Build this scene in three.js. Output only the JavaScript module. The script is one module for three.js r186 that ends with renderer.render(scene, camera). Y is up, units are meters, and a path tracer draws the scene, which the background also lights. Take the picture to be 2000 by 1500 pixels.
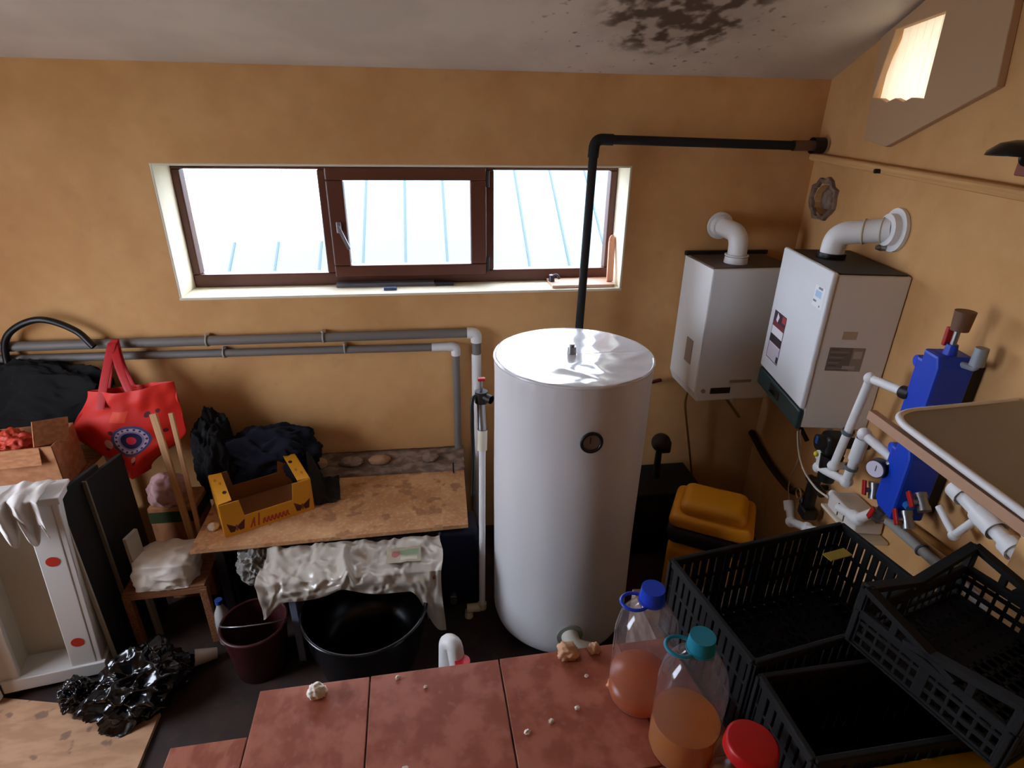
import * as THREE from 'three';
import { RoundedBoxGeometry } from 'three/addons/geometries/RoundedBoxGeometry.js';
import { mergeGeometries, mergeVertices, toCreasedNormals } from 'three/addons/utils/BufferGeometryUtils.js';
import { RectAreaLightUniformsLib } from 'three/addons/lights/RectAreaLightUniformsLib.js';
import { createNoise3D } from 'simplex-noise';

// ------------------------------------------------------------------ camera, sky, exposure
const scene = new THREE.Scene();
const renderer = new THREE.WebGLRenderer({ antialias: true });
renderer.toneMapping = THREE.LinearToneMapping;
renderer.toneMappingExposure = 0.88;
renderer.shadowMap.enabled = true;
const D2R = Math.PI / 180;
const camera = new THREE.PerspectiveCamera(2 * Math.atan(750 / 1126) / D2R, 2000 / 1500, 0.05, 100);
{
  const yaw = 8.2 * D2R, pitch = 24.5 * D2R, roll = 0.9 * D2R;
  const fwd = new THREE.Vector3(Math.sin(yaw) * Math.cos(pitch), -Math.sin(pitch), -Math.cos(yaw) * Math.cos(pitch));
  const right = new THREE.Vector3(Math.cos(yaw), 0, Math.sin(yaw));
  const up = new THREE.Vector3().crossVectors(right, fwd);
  camera.position.set(0, 2.1, 0);
  camera.up.copy(up.clone().multiplyScalar(Math.cos(roll)).addScaledVector(right, -Math.sin(roll)));
  camera.lookAt(camera.position.clone().add(fwd));
}
// bright overcast daylight, the only light of the place; it enters by the window, an opening in the left wall and a small hole high in the right wall
scene.background = new THREE.Color().setRGB(0.74, 0.83, 1.0);
scene.backgroundIntensity = 14.0;
// the same daylight as an area light standing in the opening of the left wall (x -2.37, z -1.74..-0.90, y 0.72..2.05)
RectAreaLightUniformsLib.init();
{
  const day = new THREE.RectAreaLight(new THREE.Color().setRGB(0.74, 0.83, 1.0), 5.0, 0.82, 1.31);
  day.name = 'daylight_left_opening'; day.position.set(-2.37, 1.385, -1.32); day.lookAt(0, 1.385, -1.32); scene.add(day);
}

// ------------------------------------------------------------------ helpers
let seed = 7;
const rnd = () => { seed = (seed * 1664525 + 1013904223) >>> 0; return seed / 4294967296; };
const noise = createNoise3D(rnd);
const taken = {};
const numbered = (n) => { const k = taken[n] = (taken[n] ?? -1) + 1; return k ? n + '_' + String(k).padStart(3, '0') : n; };
const V = (x, y, z) => new THREE.Vector3(x, y, z);
function mat(color, roughness = 0.8, extra = {}) {
  return new THREE.MeshPhysicalMaterial({ color, roughness, side: THREE.DoubleSide, ...extra });
}
function mesh(name, geo, m, parent) {
  const o = new THREE.Mesh(Array.isArray(geo) ? mergeGeometries(geo.map((g) => { const h = g.index ? g.toNonIndexed() : g; for (const k of Object.keys(h.attributes)) if (!['position', 'normal', 'uv'].includes(k)) h.deleteAttribute(k); return h; })) : geo, m);
  o.castShadow = o.receiveShadow = true;
  o.name = parent ? name : numbered(name);
  (parent ?? scene).add(o);
  return o;
}
function tag(o, label, category, group) { o.userData.label = label; o.userData.category = category; if (group) o.userData.group = group; return o; }
function thing(name, label, category, pos = [0, 0, 0], turn = 0, group) {
  const g = new THREE.Group(); g.name = numbered(name); scene.add(g);
  g.position.set(...pos); g.rotation.y = turn;
  return tag(g, label, category, group);
}
function struct(o) { o.userData.kind = 'structure'; return o; }
const at = (g, x, y, z) => g.translate(x, y, z);
const bx = (w, h, d, x = 0, y = 0, z = 0) => at(new THREE.BoxGeometry(w, h, d), x, y, z);
const rb = (w, h, d, x = 0, y = 0, z = 0, r = 0.004) => at(new RoundedBoxGeometry(w, h, d, 2, Math.min(r, w / 2.1, h / 2.1, d / 2.1)), x, y, z);
const cyl = (r1, r2, h, x = 0, y = 0, z = 0, n = 32, open = false) => at(new THREE.CylinderGeometry(r1, r2, h, n, 1, open), x, y, z);
const cylX = (r, h, x, y, z, n = 24) => at(new THREE.CylinderGeometry(r, r, h, n).rotateZ(Math.PI / 2), x, y, z);
const cylZ = (r, h, x, y, z, n = 24) => at(new THREE.CylinderGeometry(r, r, h, n).rotateX(Math.PI / 2), x, y, z);
function pathOf(pts, bend = 0.03) {
  const p = pts.map((q) => (Array.isArray(q) ? V(...q) : q)), c = new THREE.CurvePath(); let from = p[0];
  for (let i = 1; i < p.length - 1; i++) {
    const a = p[i].clone().sub(p[i - 1]), b = p[i + 1].clone().sub(p[i]), k = Math.min(bend, a.length() / 2.01, b.length() / 2.01);
    const s = p[i].clone().addScaledVector(a.normalize(), -k), e = p[i].clone().addScaledVector(b.normalize(), k);
    if (s.distanceTo(from) > 1e-5) c.add(new THREE.LineCurve3(from, s));
    c.add(new THREE.QuadraticBezierCurve3(s, p[i].clone(), e)); from = e;
  }
  c.add(new THREE.LineCurve3(from, p[p.length - 1]));
  return c;
}
const tube = (pts, r, bend = 0.03, seg = 60, rad = 14) => new THREE.TubeGeometry(pathOf(pts, bend), seg, r, rad, false);
const soft = (pts, r, seg = 60, rad = 10) => new THREE.TubeGeometry(new THREE.CatmullRomCurve3(pts.map((q) => V(...q))), seg, r, rad, false);
const lathe = (pts, n = 48) => new THREE.LatheGeometry(pts.map(([x, y]) => new THREE.Vector2(x, y)), n);
function bar(a, b, w, h) {                                    // straight bar of section w x h between two points
  const A = V(...a), B = V(...b), d = B.clone().sub(A), L = d.length(), g = new RoundedBoxGeometry(w, h, L, 1, Math.min(w, h) * 0.08);
  const m = new THREE.Matrix4().lookAt(B, A, Math.abs(d.y) > 0.9 * L ? V(0, 0, 1) : V(0, 1, 0)); g.applyMatrix4(m);
  const c = A.add(B).multiplyScalar(0.5); return g.translate(c.x, c.y, c.z);
}
// crumpled soft body: sphere pushed about by folded noise, flat at the bottom
function crumple(rx, ry, rz, { amp = 0.12, freq = 2.2, off = 0, flat = -0.8, detail = 22, square = 0.0, fine = 0.04 } = {}) {
  const g = mergeVertices(new THREE.IcosahedronGeometry(1, detail).deleteAttribute('normal').deleteAttribute('uv')), p = g.attributes.position, v = V(0, 0, 0);
  for (let i = 0; i < p.count; i++) {
    v.fromBufferAttribute(p, i);
    const n1 = 1 - 2 * Math.abs(noise(v.x * freq + off, v.y * freq, v.z * freq)), n2 = 1 - 2 * Math.abs(noise(v.x * freq * 2.7, v.y * freq * 2.7 + off, v.z * freq * 2.7)), n3 = noise(v.x * 1.1, v.y * 1.1, v.z * 1.1 + off);
    const m = Math.max(Math.abs(v.x), Math.abs(v.y), Math.abs(v.z)), k = (1 + amp * (0.6 * n1 + 0.9 * n3) + fine * n2) * (1 + square * (1 / m - 1));
    v.multiplyScalar(k); if (v.y < flat) v.y = flat + (v.y - flat) * 0.08;
    p.setXYZ(i, v.x * rx, (v.y - flat) * ry, v.z * rz);
  }
  g.computeVertexNormals();
  const uv = new Float32Array(p.count * 2); for (let i = 0; i < p.count; i++) { uv[2 * i] = p.getX(i); uv[2 * i + 1] = p.getY(i); }
  g.setAttribute('uv', new THREE.BufferAttribute(uv, 2));
  return g;
}
// thick sheet over a grid: f(u, v) -> [x, y, z]
function sheet(f, nu, nv, thick = 0.002) {
  const P = [], U = [], I = [], idx = (i, j, s) => s * (nu + 1) * (nv + 1) + j * (nu + 1) + i;
  const pt = (u, v) => V(...f(u, v)), e = 1e-3;
  for (let s = 0; s < 2; s++) for (let j = 0; j <= nv; j++) for (let i = 0; i <= nu; i++) {
    const u = i / nu, v = j / nv, p = pt(u, v), n = pt(Math.min(u + e, 1), v).sub(pt(Math.max(u - e, 0), v)).cross(pt(u, Math.min(v + e, 1)).sub(pt(u, Math.max(v - e, 0)))).normalize();
    p.addScaledVector(n, s ? -thick / 2 : thick / 2); P.push(p.x, p.y, p.z); U.push(u, v);
  }
  for (let j = 0; j < nv; j++) for (let i = 0; i < nu; i++) {
    I.push(idx(i, j, 0), idx(i + 1, j, 0), idx(i + 1, j + 1, 0), idx(i, j, 0), idx(i + 1, j + 1, 0), idx(i, j + 1, 0));
    I.push(idx(i, j, 1), idx(i + 1, j + 1, 1), idx(i + 1, j, 1), idx(i, j, 1), idx(i, j + 1, 1), idx(i + 1, j + 1, 1));
  }
  const edge = (a, b, c, d) => I.push(a, b, c, a, c, d);
  for (let i = 0; i < nu; i++) { edge(idx(i, 0, 0), idx(i, 0, 1), idx(i + 1, 0, 1), idx(i + 1, 0, 0)); edge(idx(i, nv, 0), idx(i + 1, nv, 0), idx(i + 1, nv, 1), idx(i, nv, 1)); }
  for (let j = 0; j < nv; j++) { edge(idx(0, j, 0), idx(0, j + 1, 0), idx(0, j + 1, 1), idx(0, j, 1)); edge(idx(nu, j, 0), idx(nu, j, 1), idx(nu, j + 1, 1), idx(nu, j + 1, 0)); }
  const g = new THREE.BufferGeometry(); g.setAttribute('position', new THREE.Float32BufferAttribute(P, 3)); g.setAttribute('uv', new THREE.Float32BufferAttribute(U, 2)); g.setIndex(I); g.computeVertexNormals();
  return g;
}
function slab(poly, h0, h1) {                                 // prism over a polygon [[x, z], ...] between two heights
  const s = new THREE.Shape(poly.map(([x, z]) => new THREE.Vector2(x, -z)));
  return new THREE.ExtrudeGeometry(s, { depth: h1 - h0, bevelEnabled: false }).rotateX(-Math.PI / 2).translate(0, h0, 0);
}
function flatShape(poly, depth, holes = [], bevel = 0) {
  const s = new THREE.Shape(poly.map(([x, y]) => new THREE.Vector2(x, y)));
  for (const h of holes) s.holes.push(new THREE.Path(h.map(([x, y]) => new THREE.Vector2(x, y))));
  return new THREE.ExtrudeGeometry(s, { depth, bevelEnabled: bevel > 0, bevelSize: bevel, bevelThickness: bevel, bevelOffset: -bevel, bevelSegments: 2 });
}
// ------------------------------------------------------------------ textures
function fbm(x, y, z, oct = 4) { let a = 0, k = 0.5, f = 1; for (let i = 0; i < oct; i++) { a += k * noise(x * f, y * f, z + i * 7.3); k *= 0.5; f *= 2.03; } return a; }
function dataTex(w, h, f, srgb = true, rep = [1, 1]) {
  const d = new Uint8Array(w * h * 4);
  for (let j = 0; j < h; j++) for (let i = 0; i < w; i++) { const c = f(i / w, j / h), k = 4 * (j * w + i); for (let q = 0; q < 3; q++) d[k + q] = Math.max(0, Math.min(255, Math.round(c[q]))); d[k + 3] = 255; }
  const t = new THREE.DataTexture(d, w, h); t.magFilter = THREE.LinearFilter; t.minFilter = THREE.LinearMipmapLinearFilter; t.generateMipmaps = true; t.wrapS = t.wrapT = THREE.RepeatWrapping; t.repeat.set(...rep); if (srgb) t.colorSpace = THREE.SRGBColorSpace; t.needsUpdate = true; return t;
}
function canvasTex(w, h, draw) { const c = document.createElement('canvas'); c.width = w; c.height = h; draw(c.getContext('2d'), w, h); const t = new THREE.CanvasTexture(c); t.colorSpace = THREE.SRGBColorSpace; return t; }
const mix = (a, b, t) => a.map((v, i) => v + (b[i] - v) * t);
const ss = (a, b, x) => { const t = Math.max(0, Math.min(1, (x - a) / (b - a))); return t * t * (3 - 2 * t); };

const plasterBump = dataTex(256, 256, (u, v) => { const n = 128 + 90 * fbm(u * 9, v * 9, 2, 5); return [n, n, n]; }, false);
const wallTex = dataTex(1024, 1024, (u, v) => {                   // yellow distemper, patchy and rubbed (covers 5 m)
  const n = fbm(u * 10, v * 10, 11, 5), k = fbm(u * 52, v * 52, 31, 3), d = ss(0.42, 0.62, fbm(u * 26, v * 26, 51, 4));
  return mix(mix([217, 168, 110], [205, 154, 97], ss(-0.5, 0.5, n)), [164, 120, 80], 0.12 * d).map((c) => c + 4 * k);
}, true, [0.2, 0.2]);
wallTex.offset.set(0.55, 0.05);
const wallMat = mat(0xffffff, 0.86, { map: wallTex, bumpMap: plasterBump, bumpScale: 0.0015 });
const creamMat = mat(0xf0e6cc, 0.75, { bumpMap: plasterBump, bumpScale: 0.001 });
// ceiling: whitewash with a patch of black mould where the roof has leaked; texture spans x -2.6..2.2, z -3.05..1.75
const ceilTex = dataTex(1024, 1024, (u, v) => {
  const x = -2.6 + 4.8 * u, z = -3.05 + 4.8 * v;
  let c = mix([216, 202, 188], [205, 191, 178], ss(-0.4, 0.4, fbm(x * 2.2, z * 2.2, 71, 4)));
  const dx = (x - 0.88) / 0.27, dz = (z + 2.17) / 0.28, r = Math.hypot(dx, dz);
  const halo = ss(1.35, 0.5, r + 0.35 * fbm(x * 6, z * 6, 81, 4)); c = mix(c, [172, 156, 142], 0.75 * halo);
  const blot = ss(-0.02, 0.42, fbm(x * 9, z * 9, 91, 5) + 0.55 * (0.95 - r)) * ss(1.25, 0.75, r); c = mix(c, [82, 64, 50], 0.9 * blot);
  const sp = ss(0.42, 0.55, fbm(x * 17, z * 17, 95, 3)) * ss(2.4, 1.2, r) * ss(0.9, 1.2, r); return mix(c, [110, 92, 78], 0.8 * sp);
});
const ceilMat = mat(0xffffff, 0.9, { map: ceilTex, bumpMap: plasterBump, bumpScale: 0.001 });
const floorTex = dataTex(512, 512, (u, v) => { const n = fbm(u * 8, v * 8, 3, 5), d = ss(0.2, 0.5, fbm(u * 20, v * 20, 5, 4)); return mix(mix([52, 31, 22], [36, 21, 15], ss(-0.4, 0.4, n)), [72, 50, 36], 0.35 * d); }, true, [0.6, 0.6]);
const floorMat = mat(0xffffff, 0.75, { map: floorTex, bumpMap: plasterBump, bumpScale: 0.002 });
const concreteMat = mat(0xffffff, 0.92, { map: dataTex(256, 256, (u, v) => { const n = fbm(u * 10, v * 10, 13, 5); return mix([150, 128, 110], [104, 84, 72], ss(-0.45, 0.45, n)); }), bumpMap: plasterBump, bumpScale: 0.006 });
const chipTex = dataTex(512, 512, (u, v) => {                   // particle board, stained by paint and water
  const n = fbm(u * 40, v * 40, 17, 3), m = fbm(u * 4, v * 4, 19, 4), s = ss(0.22, 0.42, fbm(u * 7 + 3, v * 7, 23, 4));
  return mix(mix(mix([206, 158, 110], [182, 130, 86], ss(-0.4, 0.4, m)), [222, 186, 146], 0.3 * ss(0.1, 0.5, n)), [134, 88, 58], 0.55 * s).map((c) => c + 8 * n);
});
const chipMat = mat(0xffffff, 0.7, { map: chipTex });
const boardMat = mat(0xffffff, 0.75, { map: dataTex(256, 256, (u, v) => { const n = fbm(u * 6, v * 20, 29, 4), s = ss(0.34, 0.46, fbm(u * 9, v * 9, 37, 4)); return mix(mix([186, 142, 106], [168, 124, 90], ss(-0.4, 0.4, n)), [112, 84, 66], 0.7 * s); }) });
const tileVariants = [0, 1, 2].map((k) => mat(0xffffff, 0.42, { map: dataTex(256, 256, (u, v) => {
  const n = fbm(u * 3.2, v * 3.2, 41 + 9 * k, 5), m = fbm(u * 9, v * 9, 43 + 9 * k, 4), d = ss(0.25, 0.6, m);
  return mix(mix([186, 112, 90], [158, 84, 62], ss(-0.4, 0.4, n)), [172, 118, 104], 0.5 * d);
}), bumpMap: plasterBump, bumpScale: 0.0004 }));
const woodTex = dataTex(256, 256, (u, v) => { const n = fbm(u * 3, v * 30, 47, 4); return mix([150, 98, 60], [112, 68, 38], ss(-0.4, 0.4, n)); });
const woodMat = mat(0xffffff, 0.7, { map: woodTex });
const paleWood = mat(0xffffff, 0.75, { map: dataTex(128, 256, (u, v) => { const n = fbm(u * 14, v * 2, 53, 4); return mix([196, 150, 104], [168, 120, 78], ss(-0.4, 0.4, n)); }) });
const cardMat = mat(0xffffff, 0.9, { map: dataTex(128, 128, (u, v) => { const n = fbm(u * 4, v * 4, 59, 4); return mix([182, 124, 82], [164, 106, 68], ss(-0.4, 0.4, n)); }) });
const whiteEnamel = mat(0xe4e4e2, 0.32), whitePlastic = mat(0xe2e0da, 0.4), ppr = mat(0xe9e8e6, 0.38), greyPipe = mat(0x77716c, 0.55), blackPlastic = mat(0x0b0b0d, 0.42), blackMatte = mat(0x0a0a0c, 0.8);
const steel = mat(0x9a9a9a, 0.35, { metalness: 0.9 }), brass = mat(0xb08a4a, 0.35, { metalness: 0.9 }), redPlastic = mat(0xb01818, 0.4), blueShell = mat(0x0b3fc0, 0.45), darkMetal = mat(0x2a2524, 0.5, { metalness: 0.5 });
const brownFrame = mat(0x5a3022, 0.4);

// ------------------------------------------------------------------ room
const ZB = -2.65, CX = 1.7845, RA = 11 * D2R, XL = -2.35, ZF = 1.6;
const rd = V(-Math.sin(RA), 0, Math.cos(RA)), rn = V(-Math.cos(RA), 0, -Math.sin(RA));   // along the right wall towards the camera; out of the wall
const RW = (s, h, o = 0) => V(CX, h, ZB).addScaledVector(rd, s).addScaledVector(rn, o);
const RTURN = -(Math.PI / 2 + RA);
const rwThing = (name, label, cat, s, h, o = 0, group) => thing(name, label, cat, RW(s, h, o).toArray(), RTURN, group);   // local x along the wall, y up, z into the room
const ceilY = (z) => 2.287 + 0.33 * (z - ZB);

struct(mesh('floor', slab([[-3.2, -3.0], [2.4, -3.0], [2.4, 2.0], [-3.2, 2.0]], -0.15, 0), floorMat)).userData.label = 'dark reddish brown dusty floor';
{
  const z0 = -3.05, z1 = 1.75, P = [], U = [], I = [];
  for (const t of [0, 0.15]) for (const [x, z] of [[-2.6, z0], [2.2, z0], [2.2, z1], [-2.6, z1]]) { P.push(x, ceilY(z) + t, z); U.push((x + 2.6) / 4.8, (z + 3.05) / 4.8); }
  for (const q of [[0, 1, 2, 3], [7, 6, 5, 4], [0, 4, 5, 1], [1, 5, 6, 2], [2, 6, 7, 3], [3, 7, 4, 0]]) I.push(q[0], q[1], q[2], q[0], q[2], q[3]);
  let g = new THREE.BufferGeometry(); g.setAttribute('position', new THREE.Float32BufferAttribute(P, 3)); g.setAttribute('uv', new THREE.Float32BufferAttribute(U, 2)); g.setIndex(I); g = g.toNonIndexed(); g.computeVertexNormals();
  struct(mesh('ceiling', g, ceilMat)).userData.label = 'whitewashed sloping ceiling with a patch of black mould';
}
const WX0 = -1.108, WX1 = 0.912, WY0 = 1.357, WY1 = 1.927;
struct(mesh('wall_back', flatShape([[XL - 0.25, -0.1], [2.15, -0.1], [2.15, ceilY(ZB) + 0.05], [XL - 0.25, ceilY(ZB) + 0.05]], 0.27, [[[WX0, WY0], [WX0, WY1], [WX1, WY1], [WX1, WY0]]]).translate(0, 0, ZB - 0.27), wallMat)).userData.label = 'yellow ochre painted back wall';
struct(mesh('wall_left', flatShape([[-ZF - 0.2, -0.1], [2.95, -0.1], [2.95, ceilY(-2.95) + 0.05], [-ZF - 0.2, ceilY(ZF + 0.2) + 0.05]], 0.22, [[[0.90, 0.72], [1.74, 0.72], [1.74, 2.05], [0.90, 2.05]]]).rotateY(Math.PI / 2).translate(XL - 0.22, 0, 0), wallMat)).userData.label = 'yellow painted left wall with an unglazed window opening';
struct(mesh('wall_front', bx(5.4, 3.9, 0.2, -0.3, 1.9, ZF + 0.1), wallMat)).userData.label = 'yellow painted wall behind the landing';
{ // right wall, with the small high opening
  const top = (s) => ceilY(ZB + s * Math.cos(RA)) + 0.04;
  const hole = []; for (let k = 0; k < 20; k++) { const a = k / 20 * 2 * Math.PI; hole.push([0.19 + 0.10 * Math.cos(a), 1.80 + 0.066 * Math.sin(a)]); }
  const o = mesh('wall_right', flatShape([[-0.15, -0.1], [4.6, -0.1], [4.6, top(4.6)], [-0.15, top(-0.15)]], 0.2, [[[0.43, 2.17], [0.48, 2.42], [0.775, 2.435], [0.785, 2.17]], hole]).translate(0, 0, -0.2), wallMat);
  o.position.copy(RW(0, 0)); o.rotation.y = RTURN; struct(o).userData.label = 'yellow painted right wall';
}
struct(mesh('ground', slab([[-14, -16], [14, -16], [14, 14], [-14, 14]], -0.45, -0.3), mat(0x8a8f82, 0.95))).userData.label = 'pale ground outside the building';
// lining of the window reveal and sill in cream paint
{
  const g = new THREE.Group(); g.name = 'trim_1'; struct(g).userData.label = 'cream painted reveal and sill of the window'; scene.add(g);
  const w = WX1 - WX0, cx = (WX0 + WX1) / 2;
  mesh('sill', rb(w, 0.012, 0.21, cx, WY0 + 0.006, ZB - 0.1, 0.003), creamMat, g);
  mesh('reveal', rb(0.01, WY1 - WY0 - 0.012, 0.2, WX0 + 0.005, (WY0 + WY1) / 2 + 0.006, ZB - 0.1, 0.003), creamMat, g);
  mesh('reveal', rb(0.01, WY1 - WY0 - 0.012, 0.2, WX1 - 0.005, (WY0 + WY1) / 2 + 0.006, ZB - 0.1, 0.003), creamMat, g);
  mesh('reveal', rb(w - 0.02, 0.01, 0.2, cx, WY1 - 0.005, ZB - 0.1, 0.003), creamMat, g);
}
// ------------------------------------------------------------------ window
{
  const g = new THREE.Group(); g.name = 'window_1'; struct(g).userData.label = 'brown framed window of three lights above the tank'; scene.add(g);
  const z = -2.85, y0 = WY0 + 0.012, y1 = WY1 - 0.01, x0 = WX0 + 0.01, x1 = WX1 - 0.01, F = brownFrame;
  const glass = mat(0xffffff, 0.02, { transmission: 1, thickness: 0, ior: 1.45 });
  mesh('frame_rail', rb(x1 - x0, 0.06, 0.06, (x0 + x1) / 2, y0 + 0.03, z, 0.006), F, g);
  mesh('frame_rail', rb(x1 - x0, 0.024, 0.06, (x0 + x1) / 2, y1 - 0.012, z, 0.006), F, g);
  mesh('frame_stile', rb(0.034, y1 - y0 - 0.085, 0.06, x0 + 0.017, (y0 + y1) / 2 + 0.018, z, 0.006), F, g);
  mesh('frame_stile', rb(0.034, y1 - y0 - 0.085, 0.06, x1 - 0.017, (y0 + y1) / 2 + 0.018, z, 0.006), F, g);
  mesh('mullion', rb(0.045, y1 - y0 - 0.085, 0.06, -0.467, (y0 + y1) / 2 + 0.018, z, 0.006), F, g);
  mesh('mullion', rb(0.045, y1 - y0 - 0.085, 0.06, 0.284, (y0 + y1) / 2 + 0.018, z, 0.006), F, g);
  const pane = (a, b, c, d, p) => mesh('pane', bx(b - a, d - c, 0.004, (a + b) / 2, (c + d) / 2, z - 0.01), glass, p);
  pane(x0 + 0.03, -0.488, y0 + 0.056, y1 - 0.02, g); pane(0.304, x1 - 0.03, y0 + 0.056, y1 - 0.02, g);
  const sash = new THREE.Group(); sash.name = 'sash'; g.add(sash);
  const sx0 = -0.452, sx1 = 0.268, sy0 = y0 + 0.042, sy1 = y1 - 0.012;
  mesh('sash_rail', rb(sx1 - sx0, 0.056, 0.05, (sx0 + sx1) / 2, sy0 + 0.028, z + 0.034, 0.008), F, sash);
  mesh('sash_rail', rb(sx1 - sx0, 0.056, 0.05, (sx0 + sx1) / 2, sy1 - 0.028, z + 0.034, 0.008), F, sash);
  mesh('sash_stile', rb(0.076, sy1 - sy0 - 0.112, 0.05, sx0 + 0.038, (sy0 + sy1) / 2, z + 0.034, 0.008), F, sash);
  mesh('sash_stile', rb(0.076, sy1 - sy0 - 0.112, 0.05, sx1 - 0.038, (sy0 + sy1) / 2, z + 0.034, 0.008), F, sash);
  pane(sx0 + 0.07, sx1 - 0.07, sy0 + 0.05, sy1 - 0.05, sash);
  mesh('handle', [rb(0.022, 0.05, 0.012, -0.412, 1.645, z + 0.064, 0.004), bar([-0.412, 1.65, z + 0.082], [-0.372, 1.55, z + 0.085], 0.014, 0.012), cylZ(0.007, 0.02, -0.412, 1.648, z + 0.075, 12)], mat(0x9a9aa0, 0.35, { metalness: 0.6 }), sash);
  for (const y of [sy0 + 0.05, sy1 - 0.05]) mesh('hinge', cyl(0.007, 0.007, 0.07, sx1 + 0.008, y, z + 0.05, 12), darkMetal, sash);
}
// outside: a ribbed sheet roof of the neighbouring shed
{
  const g = thing('shed_roof', 'pale ribbed sheet roof outside the window', 'roof', [0, 0, 0]);
  const m = mat(0x5c7070, 0.8), x0 = -4.6, y0 = 0.2, z0 = -4.3, len = 3.2, a = 34 * D2R, dn = mat(0x3c4c56, 0.8);
  for (let k = 0; k < 24; k++) { const w = 0.38, x = x0 + k * w; const o = mesh('sheet', rb(w - 0.012, 0.02, k < 10 ? len * 0.48 : len, 0, 0, -(k < 10 ? len * 0.48 : len) / 2, 0.006), m, g); o.position.set(x, y0, z0); o.rotation.x = a; }
  for (let k = 0; k < 24; k++) { const o = mesh('seam', rb(0.02, 0.03, k < 10 ? len * 0.48 : len, 0, 0, -(k < 10 ? len * 0.48 : len) / 2, 0.006), dn, g); o.position.set(x0 + 0.19 + k * 0.38, y0 + 0.004, z0); o.rotation.x = a; }
  mesh('wall', bx(9.2, 0.52, 0.1, x0 + 4.4, -0.06, z0 - 0.1), mat(0xb8b4a8, 0.9), g);
}
// small high opening in the right wall: grey board round it and a corrugated translucent sheet behind
{
  const g = rwThing('opening_board', 'grey brown board on the right wall below the ceiling, around the bright opening', 'board', 0, 0, 0.0);
  mesh('board', flatShape([[0.393, 2.400], [0.455, 2.055], [0.62, 2.035], [1.10, 2.205], [1.03, 2.61], [0.75, 2.522]], 0.018, [[[0.44, 2.20], [0.49, 2.415], [0.765, 2.430], [0.775, 2.185], [0.70, 2.192], [0.66, 2.18], [0.6, 2.194], [0.55, 2.182], [0.50, 2.196]]], 0.003).translate(0, 0, 0.003), mat(0xc09c78, 0.85, { bumpMap: plasterBump, bumpScale: 0.002 }), g);
  const c = mesh('corrugated_sheet', sheet((u, v) => [0.40 + 0.42 * u, 2.17 + 0.27 * v, -0.008 + 0.006 * Math.sin(u * 60)], 80, 2, 0.002), mat(0xfffaea, 0.95, { transmission: 0.6, thickness: 0 }), g);
  c.userData.label = 'translucent corrugated sheet';
}
// moulding (plastered pipe chase) along the right wall
{
  const g = mesh('trim_2', rb(2.7, 0.032, 0.045, 1.36, 0, 0.02, 0.012), wallMat); g.position.copy(RW(0.02, 1.972)); g.rotation.set(0, RTURN, 0); g.rotateZ(-0.018); struct(g).userData.label = 'yellow painted chase along the right wall';
}
// ledge along the foot of the back wall behind the bench
struct(mesh('trim_3', sheet((u, v) => { const x = -0.80 + 0.925 * u, t = v * 3; const n = 0.010 * fbm(x * 9, v * 5, 3, 3); if (t < 1) return [x, 0.50 * t + n, -2.475 + n]; if (t < 2) return [x, 0.50 + 0.035 * (t - 1) + n, -2.475 - 0.172 * (t - 1)]; return [x, 0.535 - 0.5 * (t - 2), -2.648]; }, 60, 24, 0.004), concreteMat)).userData.label = 'rough concrete ledge along the foot of the back wall';

// ------------------------------------------------------------------ landing with loose floor tiles
{
  const g = new THREE.Group(); g.name = 'landing'; scene.add(g); struct(g).userData.label = 'raised landing covered with terracotta floor tiles'; g.position.set(-0.47, 0, -1.063); g.rotation.y = 0.03;
  mesh('masonry', slab([[0.004, 0.006], [1.05, 0.006], [1.05, -0.20], [1.98, -0.10], [1.80, 2.58], [-0.165, 2.58], [-0.165, 0.125], [0.004, 0.125]], 0, 0.787), concreteMat, g);
  const rows = [[-0.166, -0.002, 0.118, 0.448]]; const xs = [0, 0.27, 0.603, 0.934, 1.265, 1.596];
  let k = 0;
  for (let r = 0; r < 4; r++) for (let c = 0; c < 5; c++) { const a = xs[c] + 0.0015, b = xs[c + 1] - 0.0025, z = r * 0.334; mesh('tile', rb(b - a, 0.012, 0.331, (a + b) / 2, 0.794 + 0.0012 * ((k * 7) % 3), z + 0.1655, 0.002), tileVariants[k++ % 3], g); }
  for (let r = 0; r < 3; r++) { const [a, b, z0] = rows[0]; mesh('tile', rb(b - a, 0.012, 0.33, (a + b) / 2, 0.793, z0 + r * 0.334 + 0.165, 0.002), tileVariants[(r + 1) % 3], g); }
}

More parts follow.
